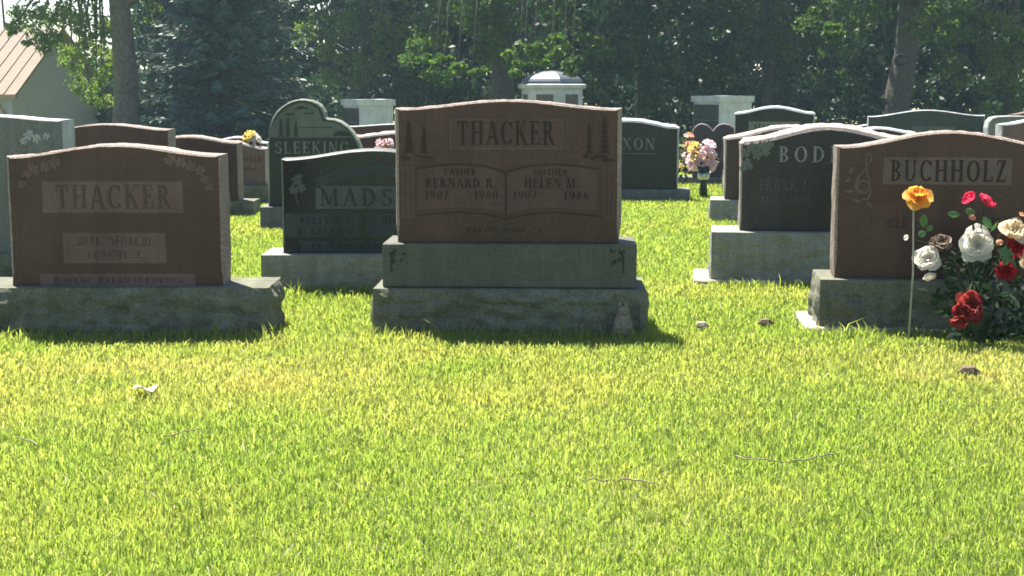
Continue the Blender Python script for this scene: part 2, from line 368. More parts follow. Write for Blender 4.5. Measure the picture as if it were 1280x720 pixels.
# ------------------------------------------------------------------ stone shapes
def nz(x, y, z): return noise.noise(Vector((x, y, z)))
def serp(x0, x1, zs0, zs1, zc, z0, n=40, ogee=True, xc=None):
    """outline of a tablet with a serpentine top: counter-clockwise seen from the front"""
    pts = [(x0, z0), (x1, z0)]
    for i in range(9)[1:-1]: pts.append((x1, z0 + (zs1 - z0) * i / 8))
    for i in range(n + 1):
        s = i / n; x = x1 + (x0 - x1) * s
        b = 0.5 - 0.5 * math.cos(2 * math.pi * s) if ogee else math.sin(math.pi * s)
        pts.append((x, zs1 + (zs0 - zs1) * s + (zc - (zs0 + zs1) / 2) * b))
    for i in range(9)[1:-1]: pts.append((x0, zs0 + (z0 - zs0) * i / 8))
    return pts
def slab(mb, pts, y0, T, bev=0.004, rough=0.0, bulge=0.0, mi_face=0, mi_edge=1, seed=0.0, side_bulge=0.0, flat_bottom=True):
    """polished front and back, edge band between them that may be rock pitched"""
    n = len(pts); zmin = min(p[1] for p in pts)
    nor = []
    for i in range(n):
        a, b = pts[i - 1], pts[(i + 1) % n]
        dx, dz = b[0] - a[0], b[1] - a[1]; L = math.hypot(dx, dz) or 1
        nor.append((dz / L, -dx / L))
    ts = [0, bev / T, 0.12, 0.24, 0.38, 0.5, 0.62, 0.76, 0.88, 1 - bev / T, 1]
    P = []
    for j, t in enumerate(ts):
        env = math.sin(math.pi * min(max(t, 0), 1)) ** 0.6 if 0 < t < 1 else 0
        for i in range(n):
            x, z = pts[i]; nx, nzz = nor[i]
            d = -bev * 0.9 if j in (0, len(ts) - 1) else 0
            if rough or bulge or side_bulge:
                q = nz(x * 17 + seed, t * T * 22, z * 17) + 0.6 * nz(x * 43, t * T * 50 + seed, z * 43)
                e2 = 1.0 if 1 < j < len(ts) - 2 else 0.35
                d += rough * q * e2 + (bulge * max(nzz, 0) + side_bulge * abs(nx)) * env
            if flat_bottom and z <= zmin + 1e-6: P.append((x + (nx * d if abs(nx) > .3 else 0), y0 + t * T, z))
            else: P.append((x + nx * d, y0 + t * T, max(zmin, z + nzz * d)))
    b = len(mb.v)
    fs = [tuple(range(n))]
    mb.add(P, fs, mi_face)
    m = len(ts)
    def addf(f, mi):
        mb.f.append(tuple(i + b for i in f)); mb.m.append(mi); mb.sm.append(False)
    addf(tuple(reversed(range((m-1)*n, m*n))), mi_face)
    for j in range(m - 1):
        for i in range(n):
            i2 = (i + 1) % n
            addf((j*n+i, j*n+n+i, j*n+n+i2, j*n+i2), mi_edge)
def rock_block(mb, x0, x1, y0, y1, z0, z1, amp=0.02, side=0.02, seed=0.0, back=0.0, res=0.022, tilt=0.0):
    """granite base, rock pitched below a straight top arris; top sawn"""
    nx = max(2, int((x1 - x0) / res)); ny = max(2, int((y1 - y0) / (res*1.3))); nzr = max(3, int((z1 - z0) / (res*0.7)))
    per = [(x0 + (x1-x0)*i/nx, y0, 0, -1) for i in range(nx)] + [(x1, y0 + (y1-y0)*i/ny, 1, 0) for i in range(ny)] + \
          [(x1 - (x1-x0)*i/nx, y1, 0, 1) for i in range(nx)] + [(x0, y1 - (y1-y0)*i/ny, -1, 0) for i in range(ny)]
    n = len(per); P = []
    for k in range(nzr + 1):
        s = k / nzr; z = z1 - (z1 - z0) * s
        for x, y, ax, ay in per:
            a = amp if ay == -1 else (side if ax else back)
            q = nz(x * 7 + seed, y * 7, z * 9) * 0.7 + nz(x * 19 + seed, y * 19, z * 24) * 0.45 + abs(nz(x * 11, y * 11 + seed, z * 15)) * 0.8 - 0.2
            env = min(1, s * 5) ** 0.8
            ed = min(min(x - x0, x1 - x) if ay else 1, min(y - y0, y1 - y) if ax else 1)
            env *= min(1, 0.35 + ed / 0.05)
            d = a * env * (0.35 + 0.9 * q)
            d += (nz(x * 30 + seed, y * 30, 3.3) * 0.15 * a if k == 0 else 0)
            P.append((x + ax * d, y + ay * d, z + (tilt * (x - x0) if k == 0 else 0)))
    fs = [tuple(range(n))]
    for k in range(nzr):
        for i in range(n):
            i2 = (i + 1) % n
            fs.append((k*n+i, k*n+n+i, k*n+n+i2, k*n+i2))
    mb.add(P, fs, 0)

FOOT = []          # footprints that keep the lawn out
def headstone(label, Yb, px0, px1, base_top, base_bot=None, base_d=0.34, die=None, mats=('red_granite', 'red_rough'),
              base_mat='base_rock', T=0.2, set_back=0.06, rough=0.006, bulge=0.0, side_bulge=0.012, base_amp=0.018, outline=None, seed=0.0,
              group=None, n=40, rot=0.0):
    """die = (px0, px1, py side left, py side right, py crest, py bottom). Returns root, front plane of the die, mapping"""
    gz = ground_z(Yb)
    c = at((px0 + px1) / 2, base_top, Yb)
    root = thing('headstone', (c.x, Yb + base_d / 2, gz), label, 'headstone', group)
    root.rotation_euler.z = R(rot)
    if base_top is not None:
        b = MB(); a0 = at(px0, base_top, Yb); a1 = at(px1, base_top, Yb)
        if base_amp > 0: rock_block(b, a0.x, a1.x, Yb, Yb + base_d, gz - 0.03, a0.z, base_amp, base_amp, seed)
        else: b.box(a0.x, a1.x, Yb, Yb + base_d, gz - 0.03, a0.z, 0, 0.006)
        b.build('base', M[base_mat], root)
        FOOT.append((a0.x - .01, a1.x + .01, Yb - .015, Yb + base_d + .01))
        zb = a0.z
    Yd = Yb + set_back
    d = MB()
    q0 = at(die[0], die[2], Yd); q1 = at(die[1], die[3], Yd); zc = at(0, die[4], Yd).z
    if outline is None: pts = serp(q0.x, q1.x, q0.z, q1.z, zc, zb + 0.001, n)
    else: pts = [(p.x, max(p.z, zb + 0.001)) for p in (at(x, y, Yd) for x, y in outline)]
    slab(d, pts, Yd, T, 0.009, rough, bulge, 0, 1, seed, side_bulge)
    tab = d.build('tablet', [M[mats[0]], M[mats[1]]], root)
    return root, tab, Yd
def fx(px, py, Y):
    p = at(px, py, Y); return p.x, p.z
def rect_plate(mb, px0, px1, py0, py1, Y, proud=0.0015, depth=0.003):
    a = at(px0, py1, Y); b = at(px1, py0, Y)
    mb.plate([(a.x, a.z), (b.x, a.z), (b.x, b.z), (a.x, b.z)], Y - proud, depth)
def frame_lines(mb, px0, px1, py0, py1, Y, wpx=1.2, proud=0.002):
    for r in ((px0, px1, py0, py0 + wpx), (px0, px1, py1 - wpx, py1)): rect_plate(mb, *r, Y, proud)
    for r in ((px0, px0 + wpx, py0 + wpx, py1 - wpx), (px1 - wpx, px1, py0 + wpx, py1 - wpx)): rect_plate(mb, *r, Y, proud - .0002)
def ptext(mb, s, px0, px1, py0, py1, Y, gap=0.1, thick=0.002):
    a = at(px0, py1, Y); b = at(px1, py0, Y)
    text_mb(mb, s, a.x, b.x, a.z, b.z, Y, gap, thick)
def pworn(mb, px0, px1, py0, py1, Y, n, seed):
    a = at(px0, py1, Y); b = at(px1, py0, Y)
    worn_marks(mb, a.x, b.x, a.z, b.z, Y, n, seed)
def ribbon(mb, pxs, Y, wpx, proud=0.002):
    """line along pixel points on the plane Y"""
    P = [fx(x, y, Y) for x, y in pxs]; sc = Y / F
    for i in range(len(P) - 1):
        (x0, z0), (x1, z1) = P[i], P[i + 1]
        dx, dz = x1 - x0, z1 - z0; L = math.hypot(dx, dz) or 1
        wv = (wpx if not isinstance(wpx, (list, tuple)) else wpx[i]) * sc / 2
        ox, oz = -dz / L * wv, dx / L * wv
        ex, ez = dx / L * wv * .3, dz / L * wv * .3
        pr = proud + 0.00015 * (i % 3)
        mb.plate([(x0 - ox - ex, z0 - oz - ez), (x1 - ox + ex, z1 - oz + ez), (x1 + ox + ex, z1 + oz + ez), (x0 + ox - ex, z0 + oz - ez)], Y - pr, pr + .002)
def blob_plate(mb, cx, cy, rx, ry, Y, rot=0, proud=0.002, n=10, wob=0.0, seed=0):
    rr = random.Random(seed); P = []
    for i in range(n):
        a = 2 * math.pi * i / n; k = 1 + wob * (rr.random() - .5)
        x, z = rx * k * math.cos(a), ry * k * math.sin(a)
        X = cx + x * math.cos(rot) - z * math.sin(rot); Yp = cy - (x * math.sin(rot) + z * math.cos(rot))
        P.append(fx(X, Yp, Y))
    mb.plate(P, Y - proud, proud + .002)
def rose_cut(mb, cx, cy, r, Y, seed=0):
    """engraved blossom: a ring of petals round a heart"""
    rr = random.Random(seed); k = 0
    for i in range(6):
        a = i * math.pi / 3 + rr.random() * .5
        blob_plate(mb, cx + r*.62*math.cos(a), cy + r*.62*math.sin(a), r*.42, r*.3, Y, -a + rr.uniform(-.4, .4), 0.0016 + .0002*k, 8, .3, seed + i); k += 1
    blob_plate(mb, cx, cy, r*.26, r*.26, Y, 0, 0.0034, 7, .3, seed + 9)
def pine_cut(mb, cx, py0, py1, wpx, Y, proud=0.002, tiers=6):
    for i in range(tiers):
        a = py0 + (py1 - py0) * i / tiers * 0.95; b = py0 + (py1 - py0) * (i + 1.5) / tiers * 0.92
        h = wpx / 2 * (0.35 + 0.65 * (i + 1) / tiers)
        pr = proud + 0.0002 * i
        mb.plate([fx(cx - h, b, Y), fx(cx + h, b, Y), fx(cx, a, Y)], Y - pr, pr + .002)
    rect_plate(mb, cx - wpx*.07, cx + wpx*.07, py0 + (py1-py0)*.8, py1, Y, proud - .0004)

def line_part(parent, mat, Y, s, px0, px1, py0, py1, gap=.12, thick=.0018, name='inscription'):
    e = MB(); ptext(e, s, px0, px1, py0, py1, Y, gap, thick); e.build(name, M[mat], parent)
def worn_part(parent, mat, Y, px0, px1, py0, py1, n, seed):
    e = MB(); pworn(e, px0, px1, py0, py1, Y, n, seed); e.build('worn_inscription', M[mat], parent)
def spray_part(parent, mat, Y, spots, seed, name='flower_carving'):
    e = MB()
    for k, (x, y, r) in enumerate(spots): rose_cut(e, x, y, r, Y, k + seed)
    for (xa, ya, _a), (xb, yb, _b) in zip(spots[:-1], spots[1:]): ribbon(e, [(xa, ya), (xb, yb)], Y, 1.0, .0011)
    e.build(name, M[mat], parent)
def panel_part(parent, mat, Y, px0, px1, py0, py1, name='date_panel', proud=.0012):
    e = MB(); rect_plate(e, px0, px1, py0, py1, Y, proud); return e.build(name, M[mat], parent)

# ------------------------------------------------------------------ ground
def build_ground():
    xs = np.concatenate([np.linspace(-400, -40, 13), np.linspace(-34, 34, 69), np.linspace(40, 400, 13)])
    ys = np.concatenate([np.linspace(-30, 0, 7), np.linspace(0.5, 60, 120), np.linspace(65, 900, 24)])
    X, Y = np.meshgrid(xs, ys); Z = np.vectorize(ground_z)(Y)
    near = (np.abs(X) < 30) & (Y < 40)
    Z = Z + np.where(near, 0.006 * np.sin(X * 2.1 + 1) * np.cos(Y * 1.7) - 0.006, -0.01)
    V = np.stack([X.ravel(), Y.ravel(), Z.ravel()], 1); nx, ny = len(xs), len(ys)
    i = np.arange(nx * (ny - 1)).reshape(ny - 1, nx)[:, :-1].ravel()
    Fq = np.stack([i, i + 1, i + nx + 1, i + nx], 1)
    m, t, p = new_mat('lawn soil and thatch'); co = coords(t)
    n1 = noise_t(t, co, 0.9, 5, 0.6); n2 = noise_t(t, co, 60, 5, 0.7)
    r1 = ramp(t, n1, [(0.35, (0.17, 0.215, 0.05)), (0.55, (0.2, 0.23, 0.06)), (0.72, (0.27, 0.25, 0.10))])
    r2 = ramp(t, n2, [(0.3, (0.75,) * 3), (0.7, (1.15,) * 3)])
    t.links.new(mixc(t, 1.0, r1.outputs[0], r2.outputs[0], 'MULTIPLY'), p.inputs['Base Color'])
    p.inputs['Roughness'].default_value = 0.95; bump(t, p, n2, 0.02)
    tag(np_mesh('ground', V, [(Fq, 0)], m, smooth=True), kind='structure')
build_ground()

# ------------------------------------------------------------------ the three front monuments
def center_monument():
    Y = gy(417)
    c = at(639, 362, Y)
    root = thing('headstone', (c.x, Y + .22, 0), 'red brown headstone on two stacked grey bases, open book carved on its face', 'headstone')
    root.rotation_euler.z = R(-2.5)
    # lower base
    a0, a1 = at(468, 362, Y), at(809, 362, Y)
    b = MB(); rock_block(b, a0.x, a1.x, Y, Y + .44, -.03, a0.z, .042, .028, 3.0)
    lb = b.build('lower_base', M['base_rock'], root)
    FOOT.append((a0.x - .01, a1.x + .01, Y - .015, Y + .45))
    # upper base, sawn, with chamfered ends
    Y2 = Y + .042; z0 = a0.z + .001
    q0, q1 = at(479, 305, Y2), at(798, 305, Y2); zt = q0.z
    u = MB(); u.box(q0.x, q1.x, Y2, Y2 + .34, z0, zt, 0, .005)
    ub = u.build('upper_base', M['base_smooth'], root)
    rr = random.Random(5)
    for (cx, sgn) in ((500, 1), (772, -1)):        # dark carved sprays at both ends
        g = MB()
        ribbon(g, [(cx - 9*sgn, 340), (cx - 9*sgn, 328), (cx - 8*sgn, 318), (cx - 4*sgn, 313)], Y2, [2.2, 3.4, 3.6], .0015)
        for k in range(9):
            a = rr.random() * 6.3
            blob_plate(g, cx - 7*sgn + sgn*rr.uniform(-3, 16), 313 + rr.uniform(0, 16) , rr.uniform(2, 3.6), rr.uniform(1, 1.8), Y2, a, .0017 + .0002*k, 8, .4, k)
        g.build('carved_spray', M['base_letter'], ub)
    worn_part(ub, 'base_faint', Y2, 548, 735, 316, 326, 22, 3)
    # tablet
    Yd = Y2 + .05; zb = zt + .001
    p0, p1 = at(496.5, 136, Yd), at(776, 136, Yd); zc = at(0, 125, Yd).z
    d = MB(); slab(d, serp(p0.x, p1.x, p0.z, p1.z, zc, zb, 60), Yd, .2, .009, .0045, 0, 0, 1, 1.7, .014)
    tab = d.build('tablet', [M['red_granite'], M['red_rough']], root)
    n = MB(); rect_plate(n, 563, 706, 148.5, 187, Yd, .0012)
    npan = n.build('name_panel', M['red_frost'], root)
    e = MB(); frame_lines(e, 564, 705, 149.5, 186, Yd - .0012, 1.0, .0012); e.build('panel_line', M['red_band'], npan)
    e = MB(); ptext(e, 'THACKER', 573, 695, 151, 181, Yd - .0012, .14, .0022)
    e.build('inscription', M['red_letter'], npan)
    # open book
    bk = MB()
    L = [(524, 272), (524, 214), (545, 209), (575, 207), (605, 209), (632, 216)]
    Rr = [(636, 216), (662, 209), (692, 207), (722, 209), (748, 214), (748, 272)]
    pl = [fx(x, y, Yd) for x, y in ([(524, 262), (575, 259), (605, 260), (633, 268)] + [(633, 217), (605, 210), (575, 207), (545, 209), (524, 213)])]
    pr = [fx(x, y, Yd) for x, y in ([(635, 268), (662, 260), (692, 259), (748, 262)] + [(748, 213), (722, 209), (692, 207), (662, 210), (635, 217)])]
    bk.plate(pl, Yd - .0012, .003); left = bk.build('book_page', M['red_frost'], root)
    bk = MB(); bk.plate(pr, Yd - .0012, .003); right = bk.build('book_page', M['red_frost'], root)
    o = MB(); Yb_ = Yd - .0012
    ribbon(o, [(522, 211), (545, 207), (575, 205), (605, 207), (634, 215), (662, 207), (692, 205), (722, 207), (750, 211)], Yb_, 1.4)
    ribbon(o, [(634, 216), (634, 270)], Yb_, 1.4); ribbon(o, [(522, 270), (575, 265), (610, 268), (634, 274), (660, 268), (695, 265), (750, 270)], Yb_, 1.6, .0016)
    o.build('book_outline', M['red_letter'], root)
    for pg, word, w0, w1, nm, n0, n1, d0, d1, y0, y1 in ((left, 'FATHER', 557, 597, 'BERNARD R.', 533, 622, 533, 562, '1907', '1980'), (right, 'MOTHER', 669, 711, 'HELEN M.', 657, 725, 643, 673, '1907', '1986')):
        line_part(pg, 'red_soft', Yb_, word, w0, w1, 211, 219, .12, .0014); line_part(pg, 'red_soft', Yb_, nm, n0, n1, 223, 235)
        line_part(pg, 'red_soft', Yb_, y0, d0, d1, 239, 249); line_part(pg, 'red_soft', Yb_, y1, d0 + 61 + (2 if pg is right else 0), d1 + 62 + (3 if pg is right else 0), 239, 249)
    # columns and pine scenes at both edges
    for x0 in (503, 755):
        s = MB()
        for x in (2, 8, 14): rect_plate(s, x0 + x - 1.3, x0 + x + 1.3, 211, 270, Yd, .0015)
        rect_plate(s, x0 - 1, x0 + 17, 208, 211, Yd, .0018); rect_plate(s, x0 - 1, x0 + 17, 270, 273, Yd, .0018)
        s.build('column_carving', M['red_frost'], root)
    for (xa, xb, ya, yb) in ((512, 531, 149, 155), (757, 738, 145, 153)):
        s = MB(); pine_cut(s, xa, ya, 192, 15, Yd, .0015, 7); pine_cut(s, xb, yb, 192, 10, Yd, .0017, 6)
        for k in range(7):
            blob_plate(s, (xa + xb) / 2 + rr.uniform(-17, 17), 193 + rr.uniform(0, 7), rr.uniform(3, 6), rr.uniform(1.4, 2.4), Yd, rr.uniform(-.3, .3), .0019 + .0002*k, 9, .5, k)
        s.build('pine_carving', M['red_soft'], root)
    worn_part(root, 'red_soft', Yd, 584, 684, 284, 291, 13, 8)
    return Y
Y_CENTER = center_monument()

# left front
Y1 = gy(419)
r_, tab, Yd = headstone('brown headstone on long rough grey base, flower sprays carved in both top corners',
    Y1, -72, 335, 360, die=(8, 275, 196, 194, 181), base_d=.36, mats=('brown_granite', 'red_rough'), T=.17, set_back=.07, rough=.006, side_bulge=.010, base_amp=.042, seed=11.0, n=56)
n = MB(); rect_plate(n, 54, 228, 227, 266, Yd, .0012); npan = n.build('name_panel', M['brown_frost'], r_)
e = MB(); ptext(e, 'THACKER', 70, 213, 231, 261, Yd - .0012, .16, .0022); e.build('inscription', M['brown_letter'], npan)
np2 = panel_part(r_, 'brown_frost', Yd, 80, 207, 291, 329)
worn_part(np2, 'brown_letter', Yd - .0012, 95, 192, 296, 307, 12, 21); worn_part(np2, 'brown_letter', Yd - .0012, 110, 178, 313, 323, 9, 22)
np3 = panel_part(r_, 'brown_frost', Yd, 51, 244, 342, 358, 'lower_panel')
worn_part(np3, 'brown_letter', Yd - .0012, 66, 230, 346, 354, 20, 23)
spray_part(r_, 'brown_frost', Yd, ((68, 203, 8), (56, 208, 7), (43, 212, 7), (33, 218, 6), (28, 230, 6), (38, 206, 5)), 68)
spray_part(r_, 'brown_frost', Yd, ((212, 199, 8), (226, 203, 7), (238, 207, 7), (250, 213, 7), (256, 224, 6), (262, 234, 5)), 212)

# right front
Y3 = gy(414)
r_, tab, Yd = headstone('red brown headstone with a treble clef carved beside its name panel',
    Y3, 1034, 1364, 352, die=(1054, 1333, 184, 184, 164.5), base_d=.36, mats=('red_granite', 'red_rough'), T=.17, set_back=.07, rough=.006, side_bulge=.008, base_amp=.032, seed=23.0, n=56, rot=-6.5)
n = MB(); rect_plate(n, 1109, 1267, 197, 231, Yd, .0012); npan = n.build('name_panel', M['red_band'], r_)
e = MB(); ptext(e, 'BUCHHOLZ', 1118, 1261, 200, 227, Yd - .0012, .14, .0022); e.build('inscription', M['red_letter'], npan)
e = MB()
clef = [(1088, 238), (1080, 240), (1077, 233), (1083, 226), (1091, 229), (1093, 237), (1087, 243), (1079, 241), (1075, 234), (1079, 222), (1089, 210), (1095, 199), (1094, 192), (1090, 194), (1088, 204), (1091, 222), (1094, 240), (1091, 250), (1084, 250)]
ribbon(e, clef, Yd, 2.6, .0015)
for k, (x, y) in enumerate(((1070, 214), (1066, 226), (1068, 240), (1077, 252), (1092, 256))): blob_plate(e, x, y, 5, 2.2, Yd, .9 - k*.4, .0016 + .0002*k, 9, .4, k)
e.build('treble_clef_carving', M['red_band'], r_)
n = MB()
n.plate([fx(x, y, Yd) for x, y in ((1061, 344), (1316, 344), (1316, 262), (1280, 257), (1240, 258), (1190, 265), (1140, 258), (1100, 257), (1061, 262))], Yd - .0011, .003)
np2 = n.build('date_panel', M['brown_granite'], r_)
worn_part(np2, 'red_soft', Yd - .0011, 1092, 1140, 270, 286, 5, 30); worn_part(np2, 'red_soft', Yd - .0011, 1205, 1290, 270, 286, 7, 31)
a0, a1 = at(998, 417, Y3), at(1390, 417, Y3)
b = MB(); b.box(a0.x + .05, a1.x, Y3 - .05, Y3 + .44, -.06, .012, 0, .006); b.build('foundation', M['concrete'], r_)
FOOT.append((a0.x + .05, a1.x, Y3 - .05, Y3 + .44))

# ------------------------------------------------------------------ second row
Y4 = gy(364)
r_, tab, Yd = headstone('black granite headstone on pale grey base, half hidden by the stone with the open book',
    Y4, 326, 606, 319, die=(351.5, 581, 199, 199, 187), base_d=.36, mats=('black_granite', 'grey_granite'), T=.2, set_back=.09, rough=.002, side_bulge=.004, base_amp=.012, seed=31.0, base_mat='base_pale')
n = MB()
arc = lambda x: 228 - 18 * (1 - ((x - 466) / 70.0) ** 2)
P = [fx(x, arc(x) + 8, Yd) for x in range(396, 537, 10)] + [fx(x, arc(x) - 4, Yd) for x in range(536, 395, -10)]
n.plate(P, Yd - .0012, .003); bn = n.build('banner_carving', M['black_mid'], r_)
n = MB(); rect_plate(n, 395, 542, 232.5, 261, Yd, .0012); npan = n.build('name_panel', M['black_frost'], r_)
e = MB(); ptext(e, 'MADSEN', 400, 537, 235.5, 257.5, Yd - .0012, .22, .0022); e.build('inscription', M['black_granite'], npan)
for x0, x1, y0, y1, rows in ((357, 449, 267, 296, ((375, 440, 271, 280, 9), (366, 442, 285, 293, 10))), (458, 575, 267, 296, ((470, 560, 271, 280, 11),)), (376, 555, 301, 315, ((390, 540, 304, 312, 20),))):
    np2 = panel_part(r_, 'black_mid', Yd, x0, x1, y0, y1)
    for q in rows: worn_part(np2, 'black_granite', Yd - .0012, *q, q[0])
e = MB()
for k, (x, y, r) in enumerate(((371, 226, 7), (377, 235, 6), (367, 237, 6), (374, 221, 4))): rose_cut(e, x, y, r, Yd, 60 + k)
ribbon(e, [(371, 236), (370, 246), (373, 256)], Yd, 1.6, .0015); e.build('lily_carving', M['black_frost'], r_)

Y5 = gy(355)
r_, tab, Yd = headstone('dark grey headstone with pale chipped top edge, roses carved in its top left corner',
    Y5, 897, 1176, 292, die=(931, 1144, 180, 178, 161), base_d=.40, mats=('bod_granite', 'bod_rough'), T=.19, set_back=.10, rough=.007, bulge=.03, side_bulge=.004, base_amp=.018, seed=41.0, n=60, rot=-7.5, base_mat='base_pale')
e = MB(); ptext(e, 'BODNAR', 977, 1098, 183, 203, Yd, .3, .002); e.build('inscription', M['bod_letter'], r_)
line_part(r_, 'bod_faint', Yd, 'FRANK J.', 953, 1016, 224, 239, .16, .0014, 'faint_inscription'); line_part(r_, 'bod_faint', Yd, '1995', 991, 1018, 245, 254, .1, .0014, 'faint_inscription')
worn_part(r_, 'bod_faint', Yd, 955, 985, 246, 253, 5, 51)
e = MB()
for k, (x, y, r) in enumerate(((945, 186, 8), (957, 184, 8), (966, 182, 6), (951, 194, 7), (936, 192, 6), (938, 204, 6), (933, 211, 5), (942, 209, 4), (962, 191, 5))): rose_cut(e, x, y, r, Yd, 70 + k)
e.build('rose_carving', M['green_frost'], r_)
a0, a1 = at(873, 356, Y5), at(1194, 356, Y5)
b = MB(); b.box(a0.x, a1.x, Y5 - .05, Y5 + .46, -.06, .016, 0, .008); b.build('foundation', M['concrete'], r_)
FOOT.append((a0.x, a1.x, Y5 - .05, Y5 + .46))

# grey stone at the left edge
Y9 = gy(358)
r_, tab, Yd = headstone('pale grey headstone at the left edge, partly hidden by a brown one',
    Y9, -150, 98, 318, die=(-120, 79, 151, 150, 144), base_d=.36, mats=('grey_granite', 'grey_frost'), T=.2, set_back=.08, rough=.003, side_bulge=.006, seed=51.0)
e = MB()
for k, (x, y, r) in enumerate(((36, 169, 7), (46, 173, 6), (58, 170, 5), (30, 176, 5))): rose_cut(e, x, y, r, Yd, 90 + k)
e.build('flower_carving', M['grey_frost'], r_)

# ------------------------------------------------------------------ third row and further stones
Y7 = gy(286)
ol = [(336, 275), (452, 275)] + [(452, 250), (452, 225), (452, 200), (450, 186), (446, 176), (440, 166), (433, 158), (425, 152), (417, 149), (409, 148.5), (406, 147), (404.5, 141), (401, 134), (396, 129), (389, 126), (382, 124.5), (374, 124), (366, 126), (359, 129), (352, 134), (346, 140), (341, 148), (338, 157), (336, 168), (335.5, 180), (335.5, 205), (336, 230), (336, 255)]
r_, tab, Yd = headstone('green grey headstone of two uneven rounded humps, lake and pine scene etched in its top',
    Y7, 325, 464, 259, die=(336, 452, 180, 180, 124), base_d=.34, mats=('green_granite', 'green_frost'), T=.19, set_back=.07, rough=.005, outline=ol, seed=61.0, side_bulge=.01, base_mat='base_grey', base_amp=.01)
n = MB()
n.plate([fx(x, y, Yd) for x, y in ((338, 172), (441, 172), (436, 165), (428, 158), (418, 153), (404, 152), (401, 144), (397, 136), (389, 130), (378, 128), (368, 130), (358, 135), (350, 142), (343, 151), (339, 161))], Yd - .0014, .003)
sc_ = n.build('scene_panel', M['green_mid'], r_)
e = MB(); Ys = Yd - .0014
pine_cut(e, 351, 147, 171, 8, Ys, .0018); pine_cut(e, 360, 145, 171, 8, Ys, .002); pine_cut(e, 370, 151, 171, 8, Ys, .0018)
e.plate([fx(x, y, Ys) for x, y in ((368, 136.5), (388, 136.5), (381, 134), (376, 132), (371, 134.5))], Ys - .0018, .003)
rect_plate(e, 357, 368, 142, 143.6, Ys, .0018); rect_plate(e, 380, 392, 141, 142.6, Ys, .0018)
e.plate([fx(x, y, Ys) for x, y in ((416, 170), (440, 170), (433, 164), (424, 163), (418, 166))], Ys - .0018, .003)
rect_plate(e, 374, 416, 158.6, 159.6, Ys, .0018)
e.build('lake_scene_carving', M['green_granite'], sc_)
e = MB(); ptext(e, 'SLEEKING', 344, 436, 177, 192, Yd, .16, .0022); e.build('inscription', M['green_frost'], r_)

Y8 = 10.4
r_, tab, Yd = headstone('plain brown headstone whose bowed top shows between pale grey stone and dark brown one',
    Y8, 36, 232, 272, die=(53, 211, 162, 162, 155), mats=('brown_granite', 'red_rough'), rough=.003, seed=71.0, T=.2)
Y10 = gy(269)
r_, tab, Yd = headstone('dark brown headstone with a low grey base, showing right of the two front brown stones',
    Y10, 160, 316, 252, die=(175, 297, 177, 179, 171), mats=('dark_brown', 'red_rough'), rough=.006, bulge=.012, seed=81.0, T=.2)
Y11 = gy(254)
r_, tab, Yd = headstone('small pinkish brown headstone on grey base, just left of the humped lake scene stone',
    Y11, 236, 341, 232, die=(247, 332, 186, 186, 178), mats=('brown_frost', 'bod_rough'), rough=.006, bulge=.012, seed=91.0, T=.18)
worn_part(r_, 'brown_granite', Yd, 302, 328, 196, 203, 5, 61); worn_part(r_, 'brown_granite', Yd, 305, 326, 209, 213, 5, 62)
STONE11 = (Y11, Yd)
r_, tab, Yd = headstone('dark headstone whose thin bright top edge shows behind the yellow flowers',
    15.2, 250, 343, 223, die=(260, 334, 178.5, 179, 172), mats=('dark_brown', 'grey_frost'), rough=.006, bulge=.012, seed=101.0, T=.18)
r_, tab, Yd = headstone('red brown headstone with chipped top and orange flowers, right of the humped stone',
    13.2, 432, 560, 236, die=(442, 548, 172, 172, 167), mats=('dark_brown', 'bod_rough'), rough=.01, bulge=.02, seed=111.0, T=.2)
STONE13 = (13.2, Yd)
r_, tab, Yd = headstone('brown headstone with flat top in front of the small flat roofed columbarium',
    17.5, 425, 560, 200, die=(434, 552, 158, 158, 155), mats=('brown_granite', 'grey_frost'), rough=.003, seed=121.0, T=.2)
Y6 = gy(250)
r_, tab, Yd = headstone('grey green headstone with thick pale top, half hidden right of the open book stone',
    Y6, 714, 864, 237, die=(727, 849, 159, 160, 151.5), mats=('green_granite', 'grey_frost'), rough=.007, bulge=.03, seed=131.0, T=.2, rot=-6, base_amp=.006, base_mat='base_grey', side_bulge=.008)
e = MB(); ptext(e, 'NIXON', 758, 820, 172.5, 187, Yd, .16, .002); e.build('inscription', M['green_frost'], r_)
e = MB(); ribbon(e, [(757, 192), (822, 192)], Yd, 1.0, .0014); e.build('rule_carving', M['green_mid'], r_)
Y15 = gy(277)
r_, tab, Yd = headstone('narrow strip of a dark red headstone showing left of the stone with carved roses',
    Y15, 893, 1076, 251, die=(911, 1060, 174, 172, 160), mats=('dark_brown', 'bod_rough'), rough=.008, bulge=.025, seed=141.0, T=.2, base_d=.4, rot=-8, base_mat='base_pale')
Y16 = 15.0
r_, tab, Yd = headstone('dark green headstone with white topped bow and framed name plate, before the right columbarium',
    Y16, 908, 1036, 215, die=(922, 1020, 142.5, 142, 134.5), mats=('green_granite', 'grey_frost'), rough=.004, bulge=.02, seed=151.0, T=.17, rot=-13, side_bulge=.006)
n = MB(); rect_plate(n, 939, 1003, 152, 168, Yd, .002); rect_plate(n, 943.5, 998, 153.5, 166, Yd, .0024); npan = n.build('name_panel', M['green_frost'], r_)
e = MB(); ptext(e, 'MARLAND', 946, 996, 155, 164, Yd - .0024, .14, .002); e.build('inscription', M['green_granite'], npan)
Y17 = 15.8
hump = [(867, 224), (948, 224), (948, 190), (948, 170), (946.5, 163), (943, 158), (938, 155), (933, 154.5), (928, 156), (923.5, 159.5), (921, 162.5), (918.5, 159.5), (914, 156), (908, 154.5), (903, 155), (898, 157.5), (894.5, 161.5), (892.5, 163.5), (890.5, 160.5), (886, 156.5), (880, 154.5), (875, 155.5), (870.5, 159), (868, 164), (867, 172), (867, 190)]
